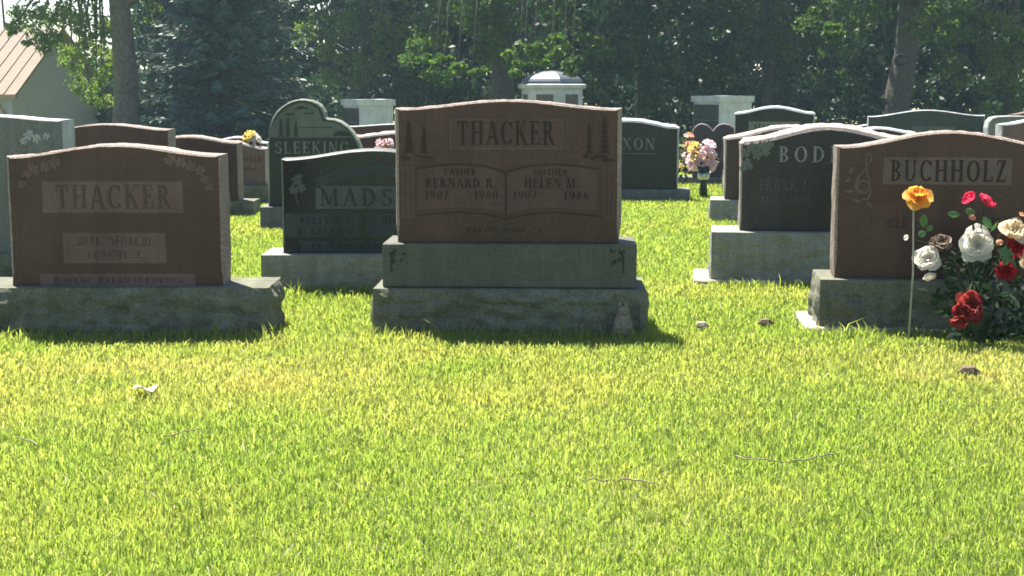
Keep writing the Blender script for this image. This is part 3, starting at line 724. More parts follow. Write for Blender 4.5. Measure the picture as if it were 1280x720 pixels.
r_, tab, Yd = headstone('mauve granite headstone topped by a row of rounded humps, pink flowers standing before it',
    Y17, 850, 962, 222, die=(867, 948, 160, 160, 154), mats=('purple_granite', 'purple_frost'), outline=hump, rough=.002, seed=161.0, T=.18, rot=-8, base_mat='base_grey', base_amp=.004, side_bulge=.004)
e = MB()
for k in range(6): blob_plate(e, 902 + k * 1.6, 200 - k * 4.2, 5.2, 1.6, Yd, 1.0 + .12*k, .0016 + .0002*k, 9, .3, k)
e.build('wing_carving', M['purple_frost'], r_)
r_, tab, Yd = headstone('wide dark grey headstone with bowed top standing in the shade below the leaning tree trunk',
    18.5, 1076, 1246, 196, die=(1090, 1230, 146, 144, 137.5), mats=('black_mid', 'grey_frost'), rough=.003, seed=171.0, T=.2, rot=-12)
n = MB(); rect_plate(n, 1142, 1196, 158, 172, Yd, .002); n.build('name_panel', M['black_frost'], r_)
r_, tab, Yd = headstone('low dark headstone far back, its tip showing left of the wide bowed grey one',
    20.0, 1056, 1122, 192, die=(1064, 1114, 159, 158, 155.5), mats=('black_mid', 'grey_frost'), rough=.003, seed=181.0, T=.18)
r_, tab, Yd = headstone('dark headstone tip with white bowed edge between rose carved and treble clef stones',
    12.2, 1040, 1172, 236, die=(1052, 1145, 168, 166, 160.5), mats=('green_granite', 'grey_frost'), rough=.004, bulge=.012, seed=191.0, T=.2, rot=-9)
rnd = [(1235, 200), (1300, 200), (1300, 170), (1300, 156), (1297, 150), (1290, 146), (1280, 145), (1262, 144.8), (1248, 145.5), (1241, 147.5), (1237, 152), (1235, 160), (1235, 178)]
r_, tab, Yd = headstone('blue grey headstone with rounded shoulder near the right edge, behind the brown one',
    18.0, 1228, 1310, 194, die=(1235, 1300, 150, 150, 145), mats=('grey_granite', 'grey_frost'), outline=rnd, rough=.002, seed=201.0, T=.18)
r_, tab, Yd = headstone('brownish headstone with white top edge cut off by the right edge of the picture',
    14.2, 1244, 1370, 226, die=(1253, 1360, 156, 156, 149), mats=('brown_frost', 'grey_frost'), rough=.004, bulge=.012, seed=211.0, T=.2)
r_, tab, Yd = headstone('far red headstone peeping over the blue grey rounded one at the right edge',
    21.0, 1256, 1330, 180, die=(1265, 1322, 143, 143, 139), mats=('dark_brown', 'brown_frost'), rough=.003, seed=221.0, T=.18)

def haze():  # added volume; lifts the darks to imitate veiling glare in the lens
    b = MB(); b.box(-60, 60, -4, 95, -2.2, 17); m = bpy.data.materials.new('pale veil haze'); m.use_nodes = True
    t = m.node_tree; t.nodes.remove(t.nodes['Principled BSDF']); v = t.nodes.new('ShaderNodeVolumePrincipled')
    v.inputs['Color'].default_value = (.55, .80, .92, 1); v.inputs['Density'].default_value = HAZE; v.inputs['Anisotropy'].default_value = .3
    t.links.new(v.outputs[0], t.nodes['Material Output'].inputs['Volume'])
    tag(b.build('haze', m, None, (0, 30, -2.2)), 'thin pale veil haze added to lift the darks like lens glare', 'haze', kind='stuff')
HAZE = 0.0008
if HAZE: haze()

# ------------------------------------------------------------------ columbaria and shed, on the lower ground
M['white_stone'] = granite('white granite panel', (0.55, 0.56, 0.55), (0.45, 0.46, 0.45), (0.65, 0.66, 0.65), 0.6)
M['niche_front'] = granite('dark niche front', (0.036, 0.037, 0.041), (0.018, 0.018, 0.021), (0.066, 0.066, 0.072), 0.3)
M['niche_red'] = granite('red brown niche front', (0.11, 0.085, 0.085), (0.06, 0.045, 0.045), (0.16, 0.13, 0.13), 0.35)
M['dome_metal'] = plain('grey blue metal dome', (0.10, 0.12, 0.15), 0.5, 0.1, 8, 0, 0.2)
def box_columbarium(label, px0, pxm, px1, py_top, Y):
    """seen on its corner: niche wall on the left, plain white end on the right"""
    gz = ground_z(Y); sc = Y / F
    zt = at(0, py_top, Y).z
    cx = at(pxm, py_top, Y).x; wl = (pxm - px0) * sc; wr = (px1 - pxm) * sc
    root = thing('columbarium', (cx, Y + .5, gz), label, 'columbarium')
    th = .16
    plan = [(cx, Y), (cx + wr, Y + .45), (cx + wr - wl * .95, Y + 1.6), (cx - wl, Y + .75)]
    def prism(pl, z0, z1, grow):
        mx = sum(p[0] for p in pl) / 4; my = sum(p[1] for p in pl) / 4
        q = []
        for x, y in pl:
            dx, dy = x - mx, y - my; L = math.hypot(dx, dy); q.append((x + dx / L * grow, y + dy / L * grow))
        P = [(x, y, z0) for x, y in q] + [(x, y, z1) for x, y in q]
        return P, [(3, 2, 1, 0), (4, 5, 6, 7)] + [(i, (i+1) % 4, 4 + (i+1) % 4, 4 + i) for i in range(4)]
    b = MB(); b.add(*prism(plan, gz - .05, zt - th, -.02)); body = b.build('body', M['white_stone'], root)
    b = MB(); b.add(*prism(plan, zt - th, zt, .05)); b.build('roof_slab', M['white_stone'], root)
    # niche fronts
    (ax, ay), (bx, by) = plan[0], plan[3]
    mx = sum(p[0] for p in plan) / 4; my = sum(p[1] for p in plan) / 4
    def ins(x, y, g):
        dx, dy = x - mx, y - my; L = math.hypot(dx, dy); return x + dx / L * g, y + dy / L * g
    ax, ay = ins(ax, ay, -.02); bx, by = ins(bx, by, -.02)
    dx, dy = bx - ax, by - ay; L = math.hypot(dx, dy); nx, ny = dy / L, -dx / L
    if ny > 0: nx, ny = -nx, -ny
    b = MB(); z0, z1 = gz + .25, zt - th - .06
    for r in range(3):
        for c in range(3):
            s0, s1 = .04 + c * .31, .04 + c * .31 + .304
            za, zb = z0 + (z1 - z0) * r / 3, z0 + (z1 - z0) * (r + .985) / 3
            P = [(ax + dx*s0 + nx*o, ay + dy*s0 + ny*o, z) for o, z in ()]
            q = []
            for o in (.025, -.02):
                for s, z in ((s0, za), (s1, za), (s1, zb), (s0, zb)): q.append((ax + dx*s + nx*o, ay + dy*s + ny*o, z))
            b.add(q, [(3, 2, 1, 0), (4, 5, 6, 7), (0, 1, 5, 4), (1, 2, 6, 5), (2, 3, 7, 6), (3, 0, 4, 7)])
    b.build('niche_front', M['niche_front'], root)
box_columbarium('flat roofed columbarium with white end wall, right of the humped lake scene stone', 424, 449, 490, 124.5, 38)
box_columbarium('flat roofed white columbarium under dark trees, behind the humped mauve stone', 871, 900, 944, 120, 38)
def dome_columbarium():
    Y = 39.0; gz = ground_z(Y); sc = Y / F
    c = at(691, 104, Y); rw = 40 * sc; cy = Y + rw
    root = thing('columbarium', (c.x, cy, gz), 'white many sided columbarium with a rounded grey dome, behind the open book stone', 'columbarium')
    ze = at(0, 111.5, Y).z; n = 6
    def ring(r, z, off=.72): return [(c.x + r * math.cos(2*math.pi*(k+off)/n), cy + r * math.sin(2*math.pi*(k+off)/n), z) for k in range(n)]
    def loft(rs):
        P = sum(rs, []); fs = [tuple(reversed(range(n)))] + [(i*n+k, i*n+(k+1) % n, i*n+n+(k+1) % n, i*n+n+k) for i in range(len(rs)-1) for k in range(n)] + [tuple(range((len(rs)-1)*n, len(rs)*n))]
        return P, fs
    b = MB(); b.add(*loft([ring(rw, gz - .05), ring(rw, ze)])); b.build('body', M['white_stone'], root)
    b = MB(); b.add(*loft([ring(rw + .05, ze), ring(rw + .10, ze + .04), ring(rw + .10, ze + .12), ring(rw + .03, ze + .14)])); b.build('cornice', M['white_stone'], root)
    zt = at(0, 88, Y).z; z0 = ze + .14
    rs = []
    for i in range(9):
        a = math.pi / 2 * i / 8; rs.append(ring(max(.03, (rw + .02) * math.cos(a)), z0 + (zt - z0) * math.sin(a)))
    b = MB(); b.add(*loft(rs)); b.build('dome', M['dome_metal'], root)
    R0 = ring(rw, 0)
    for k in range(n):
        b = MB(); a, d = R0[k], R0[(k + 1) % n]
        for r in range(3):
            z0_, z1_ = gz + .3 + r * (ze - gz - .42) / 3, gz + .3 + (r + .96) * (ze - gz - .42) / 3
            q = []
            for o in (1.02, .98):
                for s, z in ((.24, z0_), (.78, z0_), (.78, z1_), (.24, z1_)):
                    x = a[0] + (d[0]-a[0])*s; y = a[1] + (d[1]-a[1])*s
                    q.append((c.x + (x - c.x)*o, cy + (y - cy)*o, z))
            b.add(q, [(0, 1, 2, 3), (7, 6, 5, 4), (4, 5, 1, 0), (5, 6, 2, 1), (6, 7, 3, 2), (7, 4, 0, 3)])
        b.build('niche_front', M['niche_red'], root)
dome_columbarium()

def shed():
    M['shed_wall'] = plain('pale grey painted siding', (0.32, 0.345, 0.45), 0.9, 0.06, 6, 0.002)
    M['shed_roof'] = plain('tan metal roofing', (0.21, 0.168, 0.128), 0.75, 0.08, 3, 0, 0, .2)
    M['shed_trim'] = plain('brown metal trim', (0.26, 0.17, 0.13), 0.5, 0.1, 5)
    gz = -1.0
    A = Vector((-15.85, 46, 0)); d = Vector((0.16, 1.0, 0)).normalized(); l = Vector((-1.0, 0.16, 0)).normalized()
    W, L = 6.2, 9.0
    ze = at(0, 112, 46).z; zr = ze + 1.95
    root = thing('shed', (A.x + l.x*L/2 + d.x*W/2, A.y + d.y*W/2 + l.y*L/2, gz), 'pale grey outbuilding with tan ribbed metal roof at the left edge', 'shed')
    def pt(a, b, z): p = A + d * a + l * b; return (p.x, p.y, z)
    b = MB()
    g = [pt(0, 0, gz - .1), pt(W, 0, gz - .1), pt(W, 0, ze), pt(W/2, 0, zr - .08), pt(0, 0, ze)]
    k = [pt(0, L, gz - .1), pt(W, L, gz - .1), pt(W, L, ze), pt(W/2, L, zr - .08), pt(0, L, ze)]
    b.add(g + k, [(0, 1, 2, 3, 4), (9, 8, 7, 6, 5), (0, 4, 9, 5), (1, 6, 7, 2), (4, 3, 8, 9), (3, 2, 7, 8)])
    b.build('wall', M['shed_wall'], root)
    b = MB(); o = .35; sl = (zr - ze) / (W / 2)
    for s in (0, 1):
        a0, a1 = (-o, W/2) if s == 0 else (W + o, W/2)
        z0, z1 = ze - o * sl, zr
        q = [pt(a0, -o, z0), pt(a1, -o, z1), pt(a1, L + o, z1), pt(a0, L + o, z0)]
        q2 = [(x, y, z + .07) for x, y, z in q]
        b.add(q + q2, [(0, 1, 2, 3), (7, 6, 5, 4), (4, 5, 1, 0), (5, 6, 2, 1), (6, 7, 3, 2), (7, 4, 0, 3)])
        for i in range(int((L + 2*o) / .42) + 1):           # standing seams
            bb = -o + i * .42
            q = [pt(a0, bb, z0 + .069), pt(a1, bb, z1 + .069), pt(a1, bb + .03, z1 + .069), pt(a0, bb + .03, z0 + .069)]
            q2 = [(x, y, z + .035) for x, y, z in q]
            b.add(q + q2, [(7, 6, 5, 4), (4, 5, 1, 0), (5, 6, 2, 1), (6, 7, 3, 2), (7, 4, 0, 3)])
    b.build('roof', M['shed_roof'], root)
    b = MB(); z0 = ze - o * sl
    q = [pt(-o - .05, -o, z0 - .06), pt(-o + .06, -o, z0 - .06), pt(-o + .06, L + o, z0 - .06), pt(-o - .05, L + o, z0 - .06)]
    q2 = [(x, y, z + .12) for x, y, z in q]
    b.add(q + q2, [(3, 2, 1, 0), (4, 5, 6, 7), (0, 1, 5, 4), (1, 2, 6, 5), (2, 3, 7, 6), (3, 0, 4, 7)])
    b.build('gutter', M['shed_trim'], root)
    b = MB(); b.tube([pt(-o, .3, z0 - .06), pt(-o + .05, .3, z0 - .2), pt(-.06, .25, z0 - .5), pt(-.06, .25, gz)], .045, 8)
    b.build('downspout', M['shed_trim'], root)
shed()

# ------------------------------------------------------------------ trees
M['bark'] = plain('grey brown bark', (0.105, 0.09, 0.075), 0.9, 0.45, 9, 0.05)
M['bark_dark'] = plain('dark bark', (0.065, 0.055, 0.047), 0.9, 0.4, 9, 0.05)
M['leaf_mid'] = leafy('green broad leaves', [(0.035, 0.08, 0.022), (0.055, 0.11, 0.026), (0.085, 0.14, 0.03)], .46)
M['leaf_light'] = leafy('light green leaves', [(0.07, 0.125, 0.033), (0.095, 0.155, 0.036), (0.13, 0.18, 0.05)], .5)
M['leaf_dark'] = leafy('dark green leaves', [(0.014, 0.04, 0.021), (0.02, 0.054, 0.025), (0.034, 0.074, 0.026)], .26)
M['needle'] = leafy('blue green spruce needles', [(0.055, 0.10, 0.098), (0.075, 0.128, 0.125), (0.105, 0.165, 0.158)], .12)
def leaves(points, size, rng, aspect=.55, droop=0.3):
    """one pointed four-cornered leaf per point"""
    n = len(points)
    d = rng.normal(size=(n, 3)); d[:, 2] -= droop; d /= np.linalg.norm(d, axis=1)[:, None]
    u = rng.normal(size=(n, 3)); u -= (u * d).sum(1)[:, None] * d; u /= np.linalg.norm(u, axis=1)[:, None]
    s = (np.asarray(size) * rng.uniform(.6, 1.35, n))[:, None]
    P = np.asarray(points)
    nrm = np.cross(d, u)
    V = np.stack([P - d*s*.5, P - u*s*aspect*.5 + nrm*s*.08, P + d*s*.5, P + u*s*aspect*.5 + nrm*s*.08], 1).reshape(-1, 3)
    Fq = np.arange(4 * n).reshape(n, 4)
    return V, Fq
def clump_points(centers, radii, per, rng):
    C = np.repeat(np.asarray(centers), per, 0); r = np.repeat(np.asarray(radii), per)
    g = rng.normal(size=(len(C), 3)); g /= np.linalg.norm(g, axis=1)[:, None]
    g *= (rng.uniform(0, 1, len(C)) ** .45)[:, None]
    return C + g * r[:, None] * np.array([1, 1, .75])
def limb_tree(name, label, px, Y, trunk_px, lean, hang, crown, mats, bark, n_leaf_low, leaf=.13, per=60, height=12, flare=1.35, low=2.6, knot=False, hole=0):
    """hang: [(px, py, Y, radius)] foliage clumps that droop into the picture; crown: (z, rx, rz) of the high crown"""
    rng = np.random.default_rng(int(px * 7 + Y))
    gz = ground_z(Y); b0 = at(px, 140, Y); base = Vector((b0.x, Y, gz - .1))
    root = thing(name, (base.x, Y, gz), label, 'tree')
    r = trunk_px * Y / F / 2
    tr = MB(); pts = []; rad = []
    for i in range(13):
        s = i / 12; z = gz - .1 + s * (height * .8)
        pts.append((base.x + lean * (z - gz) + .05 * math.sin(z * 1.3 + px), Y + .04 * math.cos(z * 1.1), z))
        rad.append(r * (flare - (flare - 1) * min(1, s * 7)) * (1 - .65 * s))
    tr.tube(pts, rad, 14)
    tips = []
    nl = 9
    for k in range(nl):
        s = .47 + .48 * k / nl; i = min(11, int(s * 12)); p = Vector(pts[i]); a = k * 2.4 + px
        L = crown[1] * (.9 - .4 * s) * random.uniform(.8, 1.1)
        q = [p, p + Vector((math.cos(a), math.sin(a), .55)) * L * .4, p + Vector((math.cos(a), math.sin(a), .5)) * L * .75 , p + Vector((math.cos(a), math.sin(a), .3)) * L]
        tr.tube(q, [rad[i] * .5, rad[i] * .33, rad[i] * .2, .02], 7); tips += q[1:]
    # drooping twigs to the low clumps
    for (hx, hy, hY, hr) in hang:
        c = at(hx, hy, hY); k = min(range(len(tips)), key=lambda i: (tips[i] - c).length) if tips else 0
        p = tips[k]
        mid = (p + c) / 2 + Vector((0, 0, .5)) if hY > 38 else c + Vector((.25, 2.2, 4.2)); tr.tube([p, mid, c, c + Vector((0, 0, -hr*.5))], [.05, .035, .02, .008] if hY > 38 else [.02, .012, .008, .004], 5, cap=False)
    tr.build('trunk', bark, root)
    if knot:
        kb = MB(); zk = at(1123, 75, Y).z; xk = at(1123, 75, Y).x
        ring = [(xk + .13*math.cos(a*math.pi/5), Y - r*.96 - .02, zk + .24*math.sin(a*math.pi/5)) for a in range(10)]
        kb.tube([(xk, Y - r*.55, zk), (xk, Y - r*1.0, zk)], [.2, .12], 10); kb.build('knot_hole', M['niche_front'], root)
    # foliage
    cs, rs = [], []
    for (hx, hy, hY, hr) in hang:
        c = at(hx, hy, hY)
        m = max(3, int(hr * 6))
        for j in range(m):
            g = rng.normal(size=3) * hr * .45
            cs.append((c.x + g[0], c.y + g[1], c.z + g[2] * .8)); rs.append(hr * rng.uniform(.25, .5))
    P1 = clump_points(cs, rs, per, rng) if cs else np.zeros((0, 3))
    nC = 150
    g = rng.normal(size=(nC, 3)); g /= np.linalg.norm(g, axis=1)[:, None]; g *= (rng.uniform(.35, 1, nC) ** .6)[:, None]
    C2 = np.array([base.x + lean * crown[0], Y, crown[0]]) + g * np.array([crown[1], crown[1], crown[2]])
    C2 = C2[C2[:, 2] > low]
    lowm = C2[:, 2] < 6.5
    P2 = clump_points(C2[~lowm], np.full((~lowm).sum(), .95), 46, rng)
    P3 = clump_points(C2[lowm], np.full(lowm.sum(), .8), n_leaf_low, rng)
    V1, F1 = leaves(P1, leaf, rng); V3, F3 = leaves(P3, leaf * 1.1, rng); V2, F2 = leaves(P2, .5, rng)
    V = np.concatenate([V1, V3, V2]); Fq = np.concatenate([F1, F3 + len(V1), F2 + len(V1) + len(V3)])
    np_mesh('crown', V, [(Fq, 0)], mats, root)
    return root

limb_tree('broadleaf_tree', 'stout grey trunked tree left of the spruce, leaves hanging over the roof', 157, 41, 35, .0,
    [(20, 6, 40, .9), (45, 25, 40, .8), (70, 14, 40, .9), (75, 45, 40, .8), (100, 20, 41, .9), (105, 55, 41, .8), (120, 80, 42, .7), (130, 45, 42, .8), (128, 105, 43, .6), (52, 55, 40, .5), (140, 20, 42.5, .8), (195, 15, 42.5, .6), (10, 40, 41, .5), (110, 95, 43, .8), (90, 70, 43, .8), (62, 30, 42, .8), (85, 10, 42, .8), (118, 30, 42, .8), (135, 75, 43.5, .8), (112, 118, 44, .7), (130, 128, 44, .6), (95, 40, 42.5, .8), (30, 18, 41.5, .7)],
    (9, 5, 4.6), M['leaf_light'], M['bark'], 60, .13, 62, 13, 1.25, 4.6)
limb_tree('broadleaf_tree', 'light yellow green tree right of the spruce, above the small flat roofed columbarium', 455, 52, 14, .02,
    [(390, 40, 50, .9), (400, 70, 50, .9), (410, 100, 50, .9), (430, 45, 50, 1.0), (440, 80, 50, .9), (460, 60, 50, 1.0), (480, 40, 50, 1.0), (500, 25, 50, .9), (470, 100, 51, .9), (500, 70, 51, .9), (515, 55, 51, .8), (420, 20, 51, .7), (450, 20, 51, .8), (380, 60, 51, .8), (530, 30, 51, .9)],
    (6.6, 2.8, 2.4), M['leaf_light'], M['bark_dark'], 50, .15, 70, 9, 1.35, 4.2)
limb_tree('broadleaf_tree', 'big shady tree with a dim trunk beside the domed columbarium', 628, 44, 34, -.01,
    [(540, 40, 43, 1.0), (545, 68, 33.8, .35), (555, 80, 33.8, .3), (572, 86, 33.2, .3), (590, 92, 33.8, .25), (575, 20, 43, 1.1), (610, 30, 43, 1.1), (640, 15, 42.5, 1.1), (650, 60, 42, .9), (655, 80, 33.8, .4), (668, 62, 33.2, .4), (690, 50, 33.2, .45), (705, 66, 33.8, .4), (716, 78, 33.8, .35), (650, 60, 33.8, .4), (690, 78, 33.2, .3), (720, 30, 42, 1.0), (740, 60, 42, .8), (545, 90, 44, .7), (600, 60, 43, .9), (690, 15, 42, 1.0), (525, 65, 44, .7), (655, 85, 41, .35)],
    (9, 5.5, 5), M['leaf_mid'], M['bark_dark'], 70, .15, 75, 13)
limb_tree('broadleaf_tree', 'dark leafy tree rising behind the flat roofed white columbarium', 800, 50, 16, .03,
    [(760, 20, 48, 1.1), (790, 40, 48, 1.1), (770, 75, 48, 1.0), (810, 15, 48, 1.1), (820, 70, 48, 1.0), (840, 40, 48, 1.1), (850, 90, 48, .9), (870, 60, 48, 1.0), (790, 100, 49, 1.0), (860, 20, 48, 1.0), (862, 115, 46, .45), (750, 105, 49, .9), (820, 115, 49, .9)],
    (9, 5, 5), M['leaf_dark'], M['bark_dark'], 70, .16, 75, 13)
limb_tree('broadleaf_tree', 'dark tree of loose hanging leaves with bright sky gaps, behind the rose carved stone', 960, 51, 15, -.02,
    [(900, 30, 49, 1.0), (930, 15, 49, 1.0), (920, 60, 49, .8), (960, 35, 49, 1.0), (990, 20, 49, 1.0), (950, 75, 49, .7), (985, 60, 49, .8), (1010, 45, 49, .9), (1020, 15, 49, 1.0), (1000, 90, 49, .6), (900, 90, 50, .9), (1040, 70, 50, .9), (1045, 40, 49, .9)],
    (9, 5, 5), M['leaf_mid'], M['bark_dark'], 60, .16, 70, 13)
limb_tree('broadleaf_tree', 'thick leaning dark trunk of a large tree on the right, with a knot hole', 1117, 42, 37, .08,
    [(1060, 10, 41, 1.0), (1037, 38, 32.5, .26), (1042, 48, 32.5, .24), (1030, 8, 33, .3), (1040, 42, 32.8, .2), (1150, 15, 41, .9), (1100, 8, 41.5, .8), (1180, 25, 41, .9), (1170, 60, 43, .8), (1205, 10, 42, .8), (1075, 40, 43, .7)],
    (9.5, 5.5, 5), M['leaf_mid'], M['bark_dark'], 60, .15, 70, 13, 1.3, 2.8, knot=True)
limb_tree('broadleaf_tree', 'green tree with low branches at the right edge of the picture', 1262, 46, 16, .0,
    [(1220, 50, 44, .9), (1250, 30, 44, 1.0), (1275, 50, 44, 1.0), (1235, 80, 44, .8), (1260, 85, 44, .9), (1285, 95, 44, .9), (1240, 110, 44, .7), (1268, 120, 44, .7), (1220, 20, 44, .7), (1200, 95, 45, .7), (1300, 30, 44, 1.0), (1195, 60, 45, .7)],
    (8.5, 4.5, 4.6), M['leaf_light'], M['bark_dark'], 60, .14, 75, 12)

def spruce():
    rng = np.random.default_rng(99); Y = 43.5; gz = ground_z(Y)
    x0 = at(283, 140, Y).x; H = 14.0
    root = thing('spruce_tree', (x0, Y, gz), 'broad blue green spruce with tiers of branches down to the ground', 'tree')
    t = MB(); t.tube([(x0, Y, gz - .1), (x0 + .03, Y, gz + 4), (x0, Y, gz + H)], [.26, .19, .02], 12)
    pts, dirs, sz = [], [], []
    z = .15
    while z < H - .4:
        R_ = 3.15 * (1 - z / H) ** .85
        nb = int(15 - z * .5)
        for k in range(nb):
            a = rng.uniform(0, 2*math.pi); L = R_ * rng.uniform(.75, 1.08); zz = gz + z + rng.uniform(-.12, .12)
            ca, sa = math.cos(a), math.sin(a)
            def bp(s): return np.array([x0 + ca*L*s, Y + sa*L*s, zz - .55*L*.3*math.sin(s*2.2) + .12*s*s])
            if z < 6: t.tube([bp(0), bp(.5), bp(.95)], [.035, .022, .006], 4, cap=False)
            m = int(L * (34 if z < 6.5 else 9))
            for j in range(m):
                s = rng.uniform(.12, 1) ** .7; p = bp(s)
                side = rng.choice((-1, 1)); off = rng.uniform(0, .34) * (1.15 - s)
                pts.append(p + np.array([-sa*side*off, ca*side*off, -rng.uniform(0, .16)]))
                dv = np.array([ca*.7 - sa*side*.7, sa*.7 + ca*side*.7, -.35 + rng.normal()*.2]); dirs.append(dv / np.linalg.norm(dv)); sz.append(.26 if z < 6.5 else .6)
        z += .26 if z < 6 else .5
    t.build('trunk', M['bark_dark'], root)
    P = np.array(pts); D = np.array(dirs); S = (np.array(sz) * rng.uniform(.6, 1.2, len(sz)))[:, None]; n = len(P)
    U = np.cross(D, rng.normal(size=(n, 3))); U /= np.linalg.norm(U, axis=1)[:, None]
    V = np.stack([P - D*S*.4, P - U*S*.16, P + D*S*.6, P + U*S*.16], 1).reshape(-1, 3)
    np_mesh('crown', V, [(np.arange(4*n).reshape(n, 4), 0)], M['needle'], root)
spruce()

def woodland():
    """far belt of undergrowth and small trees that reads as one mass"""
    rng = np.random.default_rng(5)
    cs, rs = [], []
    for k in range(2000):
        Y = rng.uniform(53, 68); px = rng.uniform(-200, 1480)
        top = 5.0 + 1.8 * (nz(px * .012, Y * .2, 1.0)) + (1.2 if px > 500 else 0) - (3.6 if px < 165 or 370 < px < 415 else 0)
        z = -1 + rng.uniform(0, 1) ** .9 * (top + 1)
        cs.append((at(px, 105, Y).x, Y, z)); rs.append(rng.uniform(.5, 1.0))
    for k in range(900):
        Y = rng.uniform(60, 70); px = rng.uniform(215, 1480); cs.append((at(px, 105, Y).x, Y, rng.uniform(.3, 2.4 if 375 < px < 430 or 740 < px < 800 else 4.8))); rs.append(rng.uniform(.7, 1.1))
    for k in range(650):
        Y = rng.uniform(51, 58); cs.append((at(rng.uniform(-200, 1480), 105, Y).x, Y, rng.uniform(-.9, 1.3))); rs.append(rng.uniform(.5, .8))
    P = clump_points(cs, rs, 60, rng); V, Fq = leaves(P, .27, rng)
    cs2 = [(at(rng.choice([rng.uniform(170, 370), rng.uniform(410, 1480), rng.uniform(410, 1480), rng.uniform(410, 1480)]), 105, 62).x, rng.uniform(58, 76), rng.uniform(2.6, 14)) for _ in range(1000)]
    P2 = clump_points(cs2, np.full(1000, 1.7), 64, rng); V2, F2 = leaves(P2, .5, rng)
    st = MB()
    for k in range(16):
        Y = rng.uniform(53, 64); x = at(rng.uniform(-100, 1380), 105, Y).x; lx = rng.normal() * .3
        st.tube([(x, Y, -1.1), (x + lx*.5, Y, 1.5), (x + lx, Y, 4.5)], [.09, .06, .04], 6, 1, cap=False)
    Vs = np.array(st.v); base = len(V) + len(V2)
    Fs = np.array(st.f) + base
    o = np_mesh('woodland', np.concatenate([V, V2, Vs]), [(np.concatenate([Fq, F2 + len(V)]), 0), (Fs, 1)], [M['leaf_dark'], M['bark_dark']])
    tag(o, 'dark belt of undergrowth and slim trees closing the view behind the columbaria', 'woodland', kind='stuff')
woodland()

# ------------------------------------------------------------------ lawn
M['grass'] = leafy('lawn grass', [(0.163, 0.235, 0.066), (0.18, 0.252, 0.074), (0.203, 0.27, 0.088), (0.275, 0.30, 0.135)], .66, .75,
    patch=[(0.75, (0.36, 0.33, 0.15), .48, .74, .6), (3.2, (0.27, 0.27, 0.10), .52, .75, .4)], tint=(1.0, 1.0, .56))
M['straw'] = leafy('dry clippings', [(0.22, 0.20, 0.10), (0.28, 0.25, 0.13), (0.18, 0.15, 0.07)], .3)
def lawn():
    rng = np.random.default_rng(3)
    N = 0; Xs, Ys = [], []
    edges = np.concatenate([np.linspace(2.4, 8, 29), np.linspace(8.5, 34, 40)])
    for a, b in zip(edges[:-1], edges[1:]):
        ym = (a + b) / 2; hw = .40 * ym + 1.3
        rho = 25000 * (3.0 / ym) ** 1.62
        n = int(rho * (b - a) * 2 * hw)
        Xs.append(rng.uniform(-hw, hw, n)); Ys.append(rng.uniform(a, b, n))
    X = np.concatenate(Xs); Y = np.concatenate(Ys)
    keep = np.ones(len(X), bool)
    for x0, x1, y0, y1 in FOOT: keep &= ~((X > x0) & (X < x1) & (Y > y0) & (Y < y1))
    X, Y = X[keep], Y[keep]; n = len(X)
    near = np.zeros(n)
    for x0, x1, y0, y1 in FOOT[:6]: near = np.maximum(near, ((X > x0 - .05) & (X < x1 + .05) & (Y > y0 - .16) & (Y < y0)))
    Z = np.vectorize(ground_z)(Y)
    patch = np.sin(X*3.1 + np.sin(Y*2.3)*1.5) * np.cos(Y*2.7 + np.sin(X*1.9)) * .5 + .5
    h = .020 * rng.lognormal(0, .27, n) * (.8 + .4 * patch) * (1 + 1.5 * near * rng.uniform(0, 1, n) ** 2)
    h = np.minimum(h, .11)
    w = .0017 * np.maximum(1, Y / 3.0) ** .75 * rng.uniform(.7, 1.4, n)
    a = rng.uniform(0, 2*np.pi, n); lean = rng.gamma(2.0, .28, n)
    d = np.stack([np.cos(a), np.sin(a), np.zeros(n)], 1); b_ = rng.uniform(0, 2*np.pi, n)
    s = np.stack([np.cos(b_), np.sin(b_), np.zeros(n)], 1)
    B = np.stack([X, Y, Z - .012], 1); up = np.array([0, 0, 1.0])
    M1 = B + up * (h * .55 + .012)[:, None] + d * (h * lean * .28)[:, None]
    T = B + up * (h * (1 - .12 * lean).clip(.4) + .012)[:, None] + d * (h * lean)[:, None]
    W = s * w[:, None]
    V = np.stack([B - W, B + W, M1 + W*.8, M1 - W*.8, T], 1).reshape(-1, 3)
    i = np.arange(n) * 5
    Q = np.stack([i, i+1, i+2, i+3], 1); T3 = np.stack([i+3, i+2, i+4], 1)
    # dry clippings lying in the sward
    m = 1500
    ym = 2.6 + 9 * rng.uniform(0, 1, m) ** 1.4; xm = rng.uniform(-1, 1, m) * (.4 * ym + .6)
    k2 = np.ones(m, bool)
    for x0, x1, y0, y1 in FOOT: k2 &= ~((xm > x0) & (xm < x1) & (ym > y0) & (ym < y1))
    xm, ym = xm[k2], ym[k2]; m = len(xm)
    a = rng.uniform(0, 2*np.pi, m); L = rng.uniform(.012, .045, m); zz = rng.uniform(.012, .042, m); tl = rng.normal(0, .25, m)
    d = np.stack([np.cos(a), np.sin(a), tl], 1) * (L/2)[:, None]; s = np.stack([-np.sin(a), np.cos(a), np.zeros(m)], 1) * .0010 * np.maximum(1, ym/3)[:, None]
    C = np.stack([xm, ym, zz], 1)
    V2 = np.stack([C - d - s, C + d - s, C + d + s, C - d + s], 1).reshape(-1, 3)
    Q2 = np.arange(4*m).reshape(m, 4) + len(V)
    o = np_mesh('grass', np.concatenate([V, V2]), [(Q, 0), (T3, 0), (Q2, 1)], [M['grass'], M['straw']])
    tag(o, 'short bright green mown lawn with dry yellow patches', 'grass', kind='stuff')

